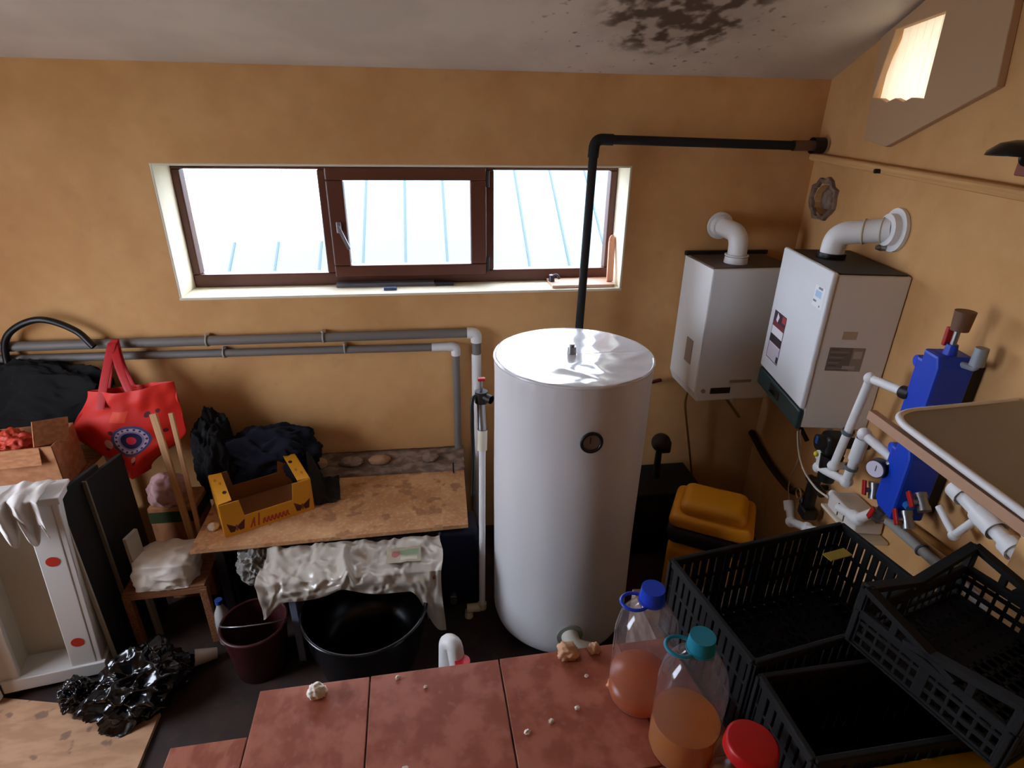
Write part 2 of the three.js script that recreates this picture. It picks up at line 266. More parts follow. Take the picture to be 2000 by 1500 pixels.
// ------------------------------------------------------------------ hot water tank
{
  const g = thing('water_tank', 'tall white cylindrical hot water tank in the middle of the room', 'water tank', [0.52, 0, -1.986]);
  const R = 0.298, H = 1.29, jacket = mat(0xdedcdc, 0.38), film = mat(0xe8e8ea, 0.16, { clearcoat: 0.6, clearcoatRoughness: 0.08 });
  mesh('foot_ring', cyl(0.27, 0.27, 0.05, 0, 0.025, 0), darkMetal, g);
  const f = (u, v) => { const a = u * 2 * Math.PI, y = 0.05 + (H - 0.05) * v, w = 0.0022 * noise(Math.cos(a) * 1.6, y * 1.5, Math.sin(a) * 1.6) + 0.0035 * ss(0.9, 1.0, v) * noise(Math.cos(a) * 9, y * 2, Math.sin(a) * 9); const r = R + w - 0.012 * ss(0.03, 0.0, v); return [r * Math.cos(a), y, -r * Math.sin(a)]; };
  mesh('jacket', sheet(f, 120, 60, 0.003), jacket, g);
  mesh('jacket_seam', rb(0.02, H - 0.08, 0.004, 0.22, 0.66, -0.205, 0.001), jacket, g).rotation.y = 0.02;
  const lidF = (u, v) => { const a = u * 2 * Math.PI, r = (R + 0.004) * v, x = r * Math.cos(a), z = -r * Math.sin(a); const wr = 0.0035 * (1 - 2 * Math.abs(noise(x * 5, z * 5, 3))) + 0.0010 * noise(x * 14, z * 14, 5); return [x, H + 0.008 + wr * ss(0.1, 0.5, v) * (0.35 + 0.65 * ss(-0.05, 0.25, z + 0.5 * x)), z]; };
  mesh('lid_film', sheet(lidF, 90, 30, 0.002), film, g);
  mesh('lid_rim', new THREE.TorusGeometry(R + 0.002, 0.006, 8, 96).rotateX(Math.PI / 2).translate(0, H + 0.004, 0), film, g);
  mesh('top_fitting', [cyl(0.016, 0.018, 0.03, -0.005, H + 0.022, -0.01), cyl(0.01, 0.01, 0.012, -0.005, H + 0.042, -0.01)], steel, g);
  const th = new THREE.Group(); th.name = 'thermometer'; th.position.set(0.004, 1.09, R - 0.012); g.add(th);
  mesh('bezel', [new THREE.TorusGeometry(0.036, 0.006, 10, 40).translate(0, 0, 0.022), new THREE.CylinderGeometry(0.037, 0.037, 0.024, 40, 1, true).rotateX(Math.PI / 2).translate(0, 0, 0.01)], blackPlastic, th);
  mesh('dial', cylZ(0.033, 0.004, 0, 0, 0.016, 40), mat(0x8a8078, 0.5), th);
  mesh('needle', rb(0.003, 0.024, 0.002, -0.004, 0.006, 0.019, 0.0005), blackPlastic, th);
  const fl = new THREE.Group(); fl.name = 'drain_connection'; fl.position.set(-0.02, 0.17, R - 0.01); g.add(fl);
  mesh('collar', cylZ(0.055, 0.014, 0, 0, 0.01, 36), mat(0x8e948c, 0.5), fl);
  mesh('elbow', new THREE.TubeGeometry(pathOf([[0, 0, 0.005], [0.0, 0, 0.075], [0.07, -0.02, 0.085]], 0.05), 30, 0.036, 20), mat(0xd8d4c4, 0.45), fl);
}
// black pipe rising behind the tank and running to the corner
{
  const g = thing('black_pipe', 'black pipe rising behind the tank past the window and turning to the corner', 'pipe', [0, 0, 0]);
  mesh('riser', tube([[0.683, 0.9, -2.55], [0.70, 2.0, -2.55]], 0.019, 0.03, 8, 18), blackMatte, g);
  mesh('elbow', tube([[0.699, 1.965, -2.55], [0.702, 2.037, -2.55], [0.78, 2.035, -2.55]], 0.023, 0.045, 24, 18), blackMatte, g);
  mesh('run', tube([[0.75, 2.036, -2.55], [1.615, 2.02, -2.55]], 0.019, 0.03, 8, 18), blackMatte, g);
  mesh('coupling', tube([[1.60, 2.02, -2.55], [1.70, 2.021, -2.55]], 0.022, 0.03, 6, 18), mat(0x6b4a36, 0.6), g);
  mesh('collar', tube([[1.69, 2.021, -2.55], [1.742, 2.022, -2.55]], 0.034, 0.03, 6, 18), darkMetal, g);
}
// grey pipes on the back wall
{
  const g = thing('wall_pipe', 'upper grey pipe along the back wall, turning down beside the tank', 'pipe');
  mesh('run', tube([[-2.3, 1.178, -2.622], [0.17, 1.173, -2.622]], 0.022, 0.03, 4, 16), greyPipe, g);
  mesh('elbow', tube([[0.155, 1.173, -2.622], [0.20, 1.173, -2.622], [0.20, 1.125, -2.622]], 0.027, 0.03, 16, 16), ppr, g);
  mesh('drop', tube([[0.20, 1.14, -2.622], [0.20, 1.05, -2.622]], 0.022, 0.03, 4, 16), greyPipe, g);
  mesh('white_drop', tube([[0.20, 1.065, -2.622], [0.195, 0.05, -2.622]], 0.024, 0.03, 4, 16), ppr, g);
  for (const x of [-1.02, -0.51]) mesh('clip', [rb(0.018, 0.056, 0.03, x, 1.176, -2.636, 0.003), new THREE.TorusGeometry(0.024, 0.004, 8, 20).rotateY(Math.PI / 2).translate(x, 1.176, -2.622)], mat(0xb4aca4, 0.5), g);
}
{
  const g = thing('wall_pipe', 'lower grey pipe along the back wall with white elbow, ending at the ledge', 'pipe');
  mesh('run', tube([[-2.3, 1.122, -2.626], [0.005, 1.104, -2.626]], 0.018, 0.03, 4, 16), greyPipe, g);
  mesh('coupling', tube([[-0.015, 1.104, -2.626], [0.075, 1.104, -2.626]], 0.021, 0.03, 4, 16), ppr, g);
  mesh('elbow', tube([[0.06, 1.104, -2.626], [0.10, 1.104, -2.626], [0.10, 1.06, -2.626]], 0.023, 0.03, 16, 16), ppr, g);
  mesh('drop', tube([[0.10, 1.075, -2.626], [0.098, 0.54, -2.626]], 0.018, 0.03, 4, 16), greyPipe, g);
  for (const x of [-0.96, -0.42]) mesh('clip', [rb(0.016, 0.05, 0.022, x, 1.112, -2.638, 0.003), new THREE.TorusGeometry(0.02, 0.004, 8, 20).rotateY(Math.PI / 2).translate(x, 1.112, -2.626)], mat(0xb4aca4, 0.5), g);
}
{ // white pipe with valve standing left of the tank
  const g = thing('feed_pipe', 'thin white pipe with a valve standing just left of the tank', 'pipe', [0.165, 0, -2.06]);
  mesh('riser', tube([[0.0, 0.05, 0.06], [0.012, 0.93, 0.0]], 0.014, 0.02, 6, 14), ppr, g);
  mesh('coupling', tube([[0.01, 0.86, 0.002], [0.012, 0.955, 0]], 0.021, 0.02, 6, 14), mat(0xe8dfc8, 0.4), g);
  mesh('union', tube([[0.012, 0.95, 0], [0.010, 1.06, -0.03]], 0.017, 0.02, 6, 14), steel, g);
  mesh('valve_body', [cyl(0.026, 0.026, 0.05, 0.012, 1.085, -0.035, 20), tube([[0.012, 1.09, -0.035], [0.05, 1.085, 0.0]], 0.018, 0.02, 4, 12)], darkMetal, g);
  mesh('valve_handle', rb(0.03, 0.012, 0.02, 0.014, 1.16, -0.04, 0.003), redPlastic, g);
  mesh('valve_stem', cyl(0.006, 0.006, 0.05, 0.012, 1.13, -0.037, 10), steel, g);
  mesh('hose', soft([[0.012, 1.10, -0.03], [-0.02, 1.09, -0.02], [-0.028, 1.0, 0], [-0.026, 0.8, 0], [-0.03, 0.62, -0.02]], 0.008), blackPlastic, g);
  mesh('bottom_fitting', [cylX(0.02, 0.06, -0.04, 0.05, 0.06, 16), cyl(0.02, 0.02, 0.03, 0.0, 0.06, 0.06, 16), cyl(0.017, 0.02, 0.035, -0.062, 0.0176, 0.06, 16)], mat(0xd8c8a0, 0.4), g);
}
// ------------------------------------------------------------------ boilers
const paper = (w, h, draw) => mat(0xffffff, 0.55, { map: canvasTex(w, h, draw) });
{
  const g = thing('wall_boiler', 'smaller white wall boiler on the back wall, left of the other boiler', 'boiler', [1.215, 0.885, ZB]);
  const w = 0.40, h = 0.64, d = 0.31, top = mat(0x5a4a40, 0.6);
  mesh('case', flatShape([[0, 0.05], [0.0, h], [w, h], [w, 0.05], [w - 0.02, 0], [0.02, 0]], d - 0.02, [], 0.008).translate(0, 0, 0.01), whiteEnamel, g);
  mesh('top_plate', rb(w - 0.02, 0.006, d - 0.03, w / 2, h + 0.002, d / 2 - 0.005, 0.002), top, g);
  mesh('wall_bracket', rb(w + 0.02, 0.02, 0.02, w / 2 + 0.005, h + 0.012, 0.012, 0.003), darkMetal, g);
  mesh('bottom_panel', rb(w - 0.06, 0.004, d - 0.04, w / 2, -0.001, d / 2, 0.001), mat(0x4a3c34, 0.6), g);
  mesh('display', rb(0.10, 0.03, 0.004, 0.13, 0.055, d + 0.0005, 0.001), mat(0x241f28, 0.25), g);
  mesh('knob', cylZ(0.01, 0.006, 0.045, 0.055, d, 20), mat(0x8f8780, 0.5), g);
  mesh('name_strip', rb(0.11, 0.014, 0.002, 0.225, 0.10, d + 0.0005, 0.0005), mat(0x9b928c, 0.5), g);
  mesh('side_label', rb(0.002, 0.12, 0.07, -0.001, 0.22, d - 0.12, 0.0005), mat(0xa48f80, 0.6), g);
  const fl = new THREE.Group(); fl.name = 'flue'; g.add(fl);
  mesh('flue_pipe', new THREE.TubeGeometry(pathOf([[0.155, h, 0.20], [0.155, h + 0.13, 0.20], [0.15, h + 0.14, 0.02]], 0.07), 40, 0.042, 26), ppr, fl);
  mesh('flue_flange', [cylZ(0.062, 0.012, 0.15, h + 0.139, 0.012, 36), cylZ(0.05, 0.04, 0.15, h + 0.139, 0.03, 36)], ppr, fl);
  mesh('flue_socket', [cyl(0.05, 0.052, 0.03, 0.155, h + 0.018, 0.20, 30), new THREE.TorusGeometry(0.049, 0.004, 8, 30).rotateX(Math.PI / 2).translate(0.155, h + 0.04, 0.2)], ppr, fl);
  mesh('tail_pipe', tube([[0.09, -0.002, 0.08], [0.085, -0.13, 0.06], [0.205, -0.60, 0.04]], 0.006, 0.03, 30, 8), brass, g);
  mesh('tail_pipe', tube([[0.20, 0.0, 0.08], [0.20, -0.05, 0.08], [0.30, -0.10, 0.06], [0.42, -0.24, 0.05]], 0.007, 0.03, 30, 8), brass, g);
  mesh('drain_cup', [cyl(0.006, 0.006, 0.09, 0.315, -0.045, 0.12, 10), new THREE.SphereGeometry(0.012, 14, 10).translate(0.315, -0.095, 0.12)], ppr, g);
}
{
  const S0 = 0.522, S1 = 0.966, w = S1 - S0, y0 = 1.055, h = 0.59, d = 0.266;
  const g = rwThing('wall_boiler', 'larger white wall boiler on the right wall with dark green lower panel and sticker', 'boiler', S0, y0, 0);
  const side = mat(0xd9d3c8, 0.4), deepGreen = mat(0x1e3434, 0.4);
  mesh('case', rb(w - 0.008, h - 0.006, d - 0.022, w / 2, h / 2, (d - 0.022) / 2 + 0.002, 0.006), side, g);
  mesh('front_panel', rb(w, h - 0.075, 0.02, w / 2, h / 2 + 0.045, d - 0.010, 0.008), mat(0xe6e8ea, 0.22), g);
  mesh('control_panel', rb(w - 0.004, 0.08, 0.02, w / 2, 0.036, d - 0.010, 0.008), deepGreen, g);
  mesh('control_display', rb(0.10, 0.035, 0.004, 0.20, 0.04, d + 0.0005, 0.001), mat(0x0c1010, 0.15), g);
  mesh('top_plate', rb(w - 0.03, 0.006, d - 0.04, w / 2, h - 0.001, d / 2 - 0.01, 0.002), mat(0x2a221c, 0.6), g);
  const st = paper(128, 224, (c, W, H) => { c.fillStyle = '#e9e6ea'; c.fillRect(0, 0, W, H); c.fillStyle = '#3a1c34'; c.fillRect(0, 0, W, 70); c.fillStyle = '#b0383c'; c.fillRect(88, 4, 38, 30); c.fillStyle = '#7c2a34'; c.fillRect(0, 48, W, 22); c.fillStyle = '#efe6ea'; c.beginPath(); c.moveTo(36, 4); c.lineTo(58, 20); c.lineTo(46, 48); c.lineTo(28, 40); c.fill(); c.fillStyle = '#2a1e28'; c.fillRect(0, 108, W, 34); c.fillStyle = '#6d3042'; c.fillRect(0, 142, W, 4); c.fillStyle = '#c9bfcb'; c.fillRect(4, 150, W - 8, 68); c.fillStyle = '#17131a'; c.fillRect(104, 188, 20, 30); c.strokeStyle = '#3a2030'; c.lineWidth = 4; c.strokeRect(2, 2, W - 4, H - 4); });
  const pl = (W, H) => new THREE.PlaneGeometry(W, H);
  mesh('sticker', pl(0.125, 0.205).translate(0.108, 0.245, d + 0.0008), st, g).userData.label = 'printed product sticker';
  mesh('energy_label', pl(0.075, 0.075).translate(w - 0.062, 0.495, d + 0.0008), paper(64, 64, (c) => { c.fillStyle = '#e4e6e8'; c.fillRect(0, 0, 64, 64); c.fillStyle = '#a9c6e2'; c.fillRect(8, 14, 40, 20); c.fillStyle = '#6d7c88'; c.fillRect(22, 2, 28, 7); c.fillRect(2, 44, 22, 6); c.fillRect(44, 54, 8, 6); }), g);
  mesh('rating_plate', pl(0.125, 0.09).rotateY(Math.PI / 2).translate(w - 0.0035, 0.285, 0.15), paper(128, 96, (c) => { c.fillStyle = '#8d8476'; c.fillRect(0, 0, 128, 96); c.fillStyle = '#6d6458'; c.fillRect(0, 0, 84, 96); for (let k = 0; k < 8; k++) { c.fillStyle = k % 2 ? '#8a8074' : '#574e46'; c.fillRect(6, 6 + k * 11, 30 + ((k * 37) % 44), 4); } c.fillStyle = '#b7a592'; c.fillRect(90, 14, 30, 30); c.fillStyle = '#a89a9a'; c.fillRect(60, 74, 46, 14); }), g);
  mesh('small_plate', pl(0.05, 0.03).rotateY(Math.PI / 2).translate(w - 0.0035, 0.375, 0.155), mat(0xb49c80, 0.6), g);
  const fl = new THREE.Group(); fl.name = 'flue'; g.add(fl);
  mesh('flue_pipe', new THREE.TubeGeometry(pathOf([[0.16, h, 0.15], [0.16, h + 0.09, 0.15], [0.235, h + 0.115, 0.05], [0.27, h + 0.125, 0.012]], 0.06), 50, 0.042, 26), ppr, fl);
  for (const t of [0, 1]) mesh('flue_ring', new THREE.TorusGeometry(0.0435, 0.0028, 8, 32).rotateX(0.1).rotateY(-0.65).translate(0.213 + t * 0.033, h + 0.108 + t * 0.011, 0.079 - t * 0.044), mat(0xc8bb98, 0.5), fl);
  mesh('flue_flange', [cylZ(0.075, 0.012, 0.275, h + 0.125, 0.008, 36), cylZ(0.055, 0.03, 0.272, h + 0.125, 0.022, 36)], ppr, fl);
  mesh('flue_socket', cyl(0.05, 0.05, 0.02, 0.16, h + 0.01, 0.15, 30), blackPlastic, fl);
  mesh('test_point', [cylZ(0.012, 0.03, 0.255, h + 0.06, 0.02, 14), cylZ(0.008, 0.012, 0.255, h + 0.06, 0.04, 14)], steel, fl);
  mesh('tail_pipe', tube([[0.34, 0.0, 0.08], [0.34, -0.10, 0.08]], 0.010, 0.03, 6, 12), steel, g);
  mesh('tail_pipe', tube([[0.06, 0.0, 0.10], [0.06, -0.14, 0.09], [0.14, -0.22, 0.05]], 0.010, 0.03, 16, 12), blackPlastic, g);
}
// black drain hose on the right wall, running down from the corner under the boilers
tag(mesh('drain_hose', soft([RW(0.02, 0.52, 0.03), RW(0.3, 0.5, 0.03), RW(0.62, 0.545, 0.04), RW(0.72, 0.60, 0.05), RW(0.84, 0.55, 0.06)].map((v) => v.toArray()), 0.017, 40, 12), blackPlastic), 'black drain hose low on the right wall below the boilers', 'hose');
{ // dark pump with filter under the right boiler
  const g = rwThing('circulation_pump', 'black circulation pump with a yellow mark under the right boiler', 'pump', 1.0, 0.93, 0.0);
  mesh('body', [rb(0.075, 0.09, 0.08, 0.0, 0.085, 0.13, 0.02), cyl(0.04, 0.03, 0.11, 0.015, -0.01, 0.13, 24), cylZ(0.03, 0.03, 0, 0.09, 0.175, 20)], blackPlastic, g);
  mesh('pump_bracket', rb(0.04, 0.03, 0.09, 0, 0.09, 0.05, 0.004), darkMetal, g);
  mesh('yellow_mark', new THREE.SphereGeometry(0.011, 14, 10).translate(-0.015, 0.03, 0.172), mat(0xd2c21a, 0.5), g);
  mesh('blue_mark', rb(0.016, 0.03, 0.006, 0.0, 0.10, 0.192, 0.002), mat(0x1a4e90, 0.5), g);
}
// ------------------------------------------------------------------ blue pump stations and white pipework on the right wall
function station(label, s, h, H) {
  const g = rwThing('pump_station', label, 'pump station', s, h, 0.03);
  mesh('shell', flatShape([[0, 0.02], [0, H - 0.03], [0.02, H - 0.03], [0.02, H], [0.085, H], [0.10, H - 0.03], [0.10, 0.0], [0.025, 0.0]], 0.085, [], 0.008).translate(0, 0, 0.012), blueShell, g);
  mesh('wall_plate', rb(0.08, H * 0.8, 0.04, 0.05, H / 2, -0.01, 0.003), darkMetal, g);
  mesh('shell_lug', cylZ(0.018, 0.04, -0.01, H - 0.05, 0.075, 20), blueShell, g);
  mesh('shell_lug', cylX(0.012, 0.024, 0.108, 0.06, 0.07, 16), mat(0x2b78c8, 0.4), g);
  return g;
}
{
  const a = station('upper blue pump station on the right wall with brown capped vent', 1.30, 1.265, 0.255);
  mesh('top_valve', [cyl(0.014, 0.02, 0.045, 0.062, 0.262, 0.06, 16), cyl(0.02, 0.02, 0.012, 0.04, 0.25, 0.06, 16)], blueShell, a);
  mesh('red_handle', rb(0.014, 0.055, 0.02, 0.036, 0.30, 0.062, 0.004), redPlastic, a);
  mesh('vent_stem', cyl(0.008, 0.008, 0.05, 0.062, 0.305, 0.06, 12), steel, a);
  mesh('brown_cap', cyl(0.026, 0.022, 0.055, 0.067, 0.355, 0.06, 18), mat(0x6e4a34, 0.6), a);
  mesh('air_vent', [cyl(0.016, 0.018, 0.05, 0.13, 0.275, 0.03, 16), tube([[0.08, 0.235, 0.04], [0.13, 0.24, 0.03], [0.13, 0.26, 0.03]], 0.009, 0.02, 16, 10)], mat(0x8f97a0, 0.4), a);
  const b = station('lower blue pump station on the right wall with white pressure gauge', 1.315, 0.985, 0.245);
  const m = new THREE.Group(); m.name = 'pressure_gauge'; m.position.set(0.0, 0.125, 0.122); b.add(m); m.rotation.y = 0.55;
  mesh('gauge_case', cylZ(0.03, 0.03, 0, 0, 0, 32), blackPlastic, m); mesh('gauge_dial', cylZ(0.027, 0.004, 0, 0, 0.0155, 32), mat(0xe2dcec, 0.4), m); mesh('gauge_needle', rb(0.002, 0.02, 0.001, 0.003, 0.005, 0.0185, 0.0003), blackPlastic, m);
  mesh('steel_nipple', [cyl(0.011, 0.011, 0.04, 0.02, 0.256, 0.06, 14), tube([[0.02, 0.16, 0.09], [0.0, 0.13, 0.118]], 0.009, 0.02, 4, 10)], steel, b);
  for (const [x, y, z, r] of [[-0.03, 0.02, 0.09, 0.4], [0.02, -0.04, 0.08, -0.3], [0.145, 0.10, 0.06, 0.9], [0.125, 0.02, 0.07, 0.7]]) {
    const v = new THREE.Group(); v.name = 'ball_valve'; v.position.set(x, y, z); v.rotation.z = r; b.add(v);
    mesh('valve_body', [cyl(0.016, 0.016, 0.05, 0, 0, 0, 16), cyl(0.02, 0.02, 0.014, 0, 0.02, 0, 6), cyl(0.02, 0.02, 0.014, 0, -0.02, 0, 6), cylZ(0.008, 0.02, 0, 0, 0.02, 10)], steel, v);
    mesh('valve_handle', rb(0.018, 0.05, 0.008, 0, 0.008, 0.033, 0.003), redPlastic, v);
  }
}
const wp = (pts) => pts.map((p) => RW(...p).toArray());
function pprRun(label, pts, r, fittings = []) {
  const g = thing('plastic_pipe', label, 'pipe', [0, 0, 0]);
  mesh('pipe', tube(wp(pts), r, 0.012, 80, 14), ppr, g);
  for (const p of pts.slice(1, -1)) mesh('elbow_fitting', new THREE.SphereGeometry(r * 1.45, 18, 14).translate(...RW(...p).toArray()), ppr, g);
  for (const f of fittings) mesh('coupling', tube(wp([f[0], f[1]]), r * 1.4, 0.01, 4, 16), f[2] ?? ppr, g);
  return g;
}
const clipM = mat(0x5c666c, 0.5);
pprRun('white plastic pipe looping up from below into the upper blue station', [[1.305, 1.365, 0.12], [1.14, 1.345, 0.15], [1.075, 0.965, 0.15], [1.055, 0.955, 0.06]], 0.0145, [[[1.105, 1.13, 0.15], [1.102, 1.115, 0.15], clipM], [[1.275, 1.361, 0.126], [1.31, 1.366, 0.119], darkMetal]]);
pprRun('white plastic pipe bent in a hook beside the lower blue station', [[1.315, 1.145, 0.115], [1.195, 1.165, 0.15], [1.175, 0.965, 0.15], [0.985, 0.90, 0.15], [0.985, 0.985, 0.15]], 0.0155, [[[1.195, 1.15, 0.15], [1.185, 1.06, 0.15]], [[1.180, 1.03, 0.15], [1.179, 1.018, 0.15], clipM], [[0.985, 0.94, 0.15], [0.985, 0.985, 0.15]]]);
pprRun('thick white manifold pipe along the right wall beside the crates', [[1.535, 1.185, 0.07], [1.83, 1.16, 0.07]], 0.020, [[[1.53, 1.186, 0.07], [1.57, 1.182, 0.07]], [[1.63, 1.177, 0.07], [1.70, 1.171, 0.07]], [[1.74, 1.168, 0.07], [1.77, 1.165, 0.07]]]);
pprRun('thin white pipe branching down under the manifold pipe', [[1.50, 1.10, 0.07], [1.585, 1.065, 0.07], [1.635, 1.165, 0.07]], 0.0105);
pprRun('white pipe running along the wall right under the metal shelf', [[1.30, 1.29, 0.10], [1.84, 1.245, 0.10]], 0.0135, [[[1.60, 1.265, 0.10], [1.66, 1.26, 0.10]]]);
pprRun('short white pipe end low on the right wall behind the crates', [[0.74, 0.56, 0.10], [0.80, 0.50, 0.10], [0.93, 0.57, 0.10], [1.02, 0.62, 0.10]], 0.017, [[[0.735, 0.565, 0.10], [0.765, 0.535, 0.10]]]);
pprRun('white pipe end beside the red valves behind the crates', [[1.10, 0.80, 0.10], [1.22, 0.84, 0.10], [1.30, 0.93, 0.10]], 0.017, [[[1.19, 0.83, 0.10], [1.22, 0.84, 0.10]]]);
{ const g = thing('grey_conduit', 'grey pipe running low along the right wall behind the crates', 'pipe'); mesh('pipe', tube(wp([[1.20, 0.862, 0.03], [2.05, 0.99, 0.03]]), 0.016, 0.01, 4, 14), mat(0xa6a49e, 0.5), g); mesh('clip', new THREE.TorusGeometry(0.018, 0.004, 8, 20).rotateY(RTURN + Math.PI / 2).translate(...RW(1.45, 0.90, 0.03).toArray()), clipM, g); }
tag(mesh('brown_conduit', tube(wp([[1.28, 0.905, 0.014], [2.05, 1.06, 0.014]]), 0.011, 0.01, 4, 12), mat(0x9a6a2c, 0.6)), 'thin ochre pipe above the grey pipe on the right wall', 'pipe');
{ // switch box
  const g = rwThing('wiring_box', 'white wiring box with two dark slots below the white pipe loop', 'wiring box', 1.02, 0.745, 0.0); g.rotateZ(0.12);
  mesh('case', rb(0.20, 0.065, 0.10, 0.11, 0.04, 0.055, 0.008), mat(0xd8cfc6, 0.5), g);
  for (const x of [0.09, 0.135]) mesh('slot', rb(0.006, 0.05, 0.003, x, 0.04, 0.1055, 0.001), mat(0x4a2c1e, 0.6), g);
  mesh('gland', cylX(0.016, 0.03, 0.0, 0.05, 0.08, 16), ppr, g);
  mesh('mounting_plate', rb(0.27, 0.012, 0.11, 0.12, 0.0, 0.06, 0.003), mat(0xe0d2b8, 0.6), g);
}
tag(mesh('cable', soft(wp([[0.66, 0.88, 0.10], [0.72, 0.83, 0.11], [0.82, 0.79, 0.12], [0.93, 0.77, 0.11], [1.02, 0.785, 0.10]]), 0.004, 40, 8), mat(0xd8cdb8, 0.5)), 'white cable drooping to the wiring box', 'cable');
tag(mesh('cable', soft(wp([[0.68, 0.90, 0.10], [0.72, 0.80, 0.10], [0.70, 0.62, 0.10], [0.735, 0.57, 0.10]]), 0.0025, 40, 8), mat(0xb8a890, 0.5)), 'thin pale cable hanging below the right boiler', 'cable');
{ // condensate neutraliser, dark lump of valves
  const g = rwThing('valve_cluster', 'dark cluster of valves low on the right wall', 'valve', 0.80, 0.60, 0.0);
  mesh('body', [cyl(0.025, 0.025, 0.18, 0.02, 0.05, 0.06, 16), cylX(0.018, 0.12, 0.04, 0.12, 0.06, 14), rb(0.07, 0.05, 0.06, 0.03, -0.02, 0.06, 0.01), cylZ(0.012, 0.06, 0.02, 0.1, 0.03, 12)], blackPlastic, g);
  mesh('tap_wheel', [new THREE.TorusGeometry(0.022, 0.005, 8, 20).translate(0.0, 0.05, 0.10), cylZ(0.006, 0.03, 0, 0.05, 0.09, 10)], brass, g);
}
// broken plaster hole near the corner
{
  const g = rwThing('wall_hole', 'broken round vent hole in the right wall next to the corner', 'vent', 0.19, 1.80, 0.0);
  const ring = []; for (let k = 0; k < 22; k++) { const a = k / 22 * 2 * Math.PI, r = 1 + 0.16 * noise(Math.cos(a) * 2, Math.sin(a) * 2, 9); ring.push([0.155 * r * Math.cos(a) * 0.82, 0.088 * r * Math.sin(a)]); }
  mesh('broken_plaster', flatShape(ring, 0.012, [ring.map(([x, y], k) => [x * (0.74 + 0.05 * (k % 3)), y * (0.72 + 0.06 * ((k + 1) % 3))])], 0.003).translate(0, 0, 0.001), concreteMat, g);
  mesh('rough_masonry', rb(0.30, 0.22, 0.03, 0, 0, -0.165, 0.004), concreteMat, g);
  mesh('broken_lump', crumple(0.055, 0.05, 0.012, { off: 3, detail: 8, amp: 0.2 }).translate(-0.03, -0.04, -0.03), concreteMat, g);
  mesh('broken_lump', crumple(0.04, 0.07, 0.012, { off: 8, detail: 8 }).translate(0.045, -0.05, -0.035), concreteMat, g);
}
tag(mesh('wall_nail', cylZ(0.008, 0.03, 0, 0, 0.01, 10), darkMetal), 'dark nail in the chase of the right wall', 'nail').position.copy(RW(0.66, 1.955, 0.035)); scene.children.at(-1).rotation.y = RTURN;
{ // lamp at the right edge
  const g = rwThing('wall_lamp', 'black domed wall lamp with red base at the right edge', 'lamp', 1.365, 2.015, 0.0); g.scale.setScalar(0.72);
  mesh('shade', lathe([[0.0, 0.055], [0.03, 0.055], [0.07, 0.045], [0.10, 0.02], [0.105, 0.005], [0.10, 0.005], [0.065, 0.035], [0, 0.045]], 40).rotateX(0).translate(0.0, 0.03, 0.12), mat(0x101214, 0.25), g);
  mesh('arm', tube([[0.0, 0.01, 0.0], [0.0, 0.01, 0.12], [0, 0.06, 0.12]], 0.009, 0.03, 20, 10), blackPlastic, g);
  mesh('base', rb(0.08, 0.05, 0.10, 0.0, -0.005, 0.05, 0.006), mat(0x8e4a3a, 0.6), g);
}
// ------------------------------------------------------------------ pier and metal shelf at the right
{
  const p = mesh('wall_pier', rb(0.62, 1.42, 0.11, 0.31, 0.71, 0.055, 0.004), wallMat); p.position.copy(RW(1.80, 0, 0)); p.rotation.y = RTURN; struct(p).userData.label = 'yellow painted pier under the metal shelf';
  const g = thing('metal_shelf', 'grey sheet metal shelf with white rolled rim in front of the blue stations', 'shelf', [1.2, 1.42, -0.9]);
  const ox = -1.2, oz = 0.9, out = [[1.03, -0.52], [1.076, -0.98], [1.085, -1.06], [1.105, -1.10], [1.15, -1.118], [1.478, -1.142], [1.365, -0.52]].map(([x, z]) => [x + ox, z + oz]);
  mesh('sheet_metal', slab(out, 0.040, 0.047), mat(0x8b8478, 0.42, { metalness: 0.15 }), g);
  mesh('rolled_rim', new THREE.TubeGeometry(pathOf(out.slice(0, 6).map(([x, z]) => [x, 0.043, z]), 0.02), 80, 0.0085, 12), whiteEnamel, g);
  mesh('batten', bar([1.125 + ox, -0.005, -1.20 + oz], [1.075 + ox, -0.005, -0.52 + oz], 0.02, 0.026), mat(0xb48c70, 0.6), g);
  mesh('cross_batten', bar([1.10 + ox, 0.018, -0.72 + oz], [1.395 + ox, 0.018, -0.72 + oz], 0.03, 0.036), woodMat, g);
}

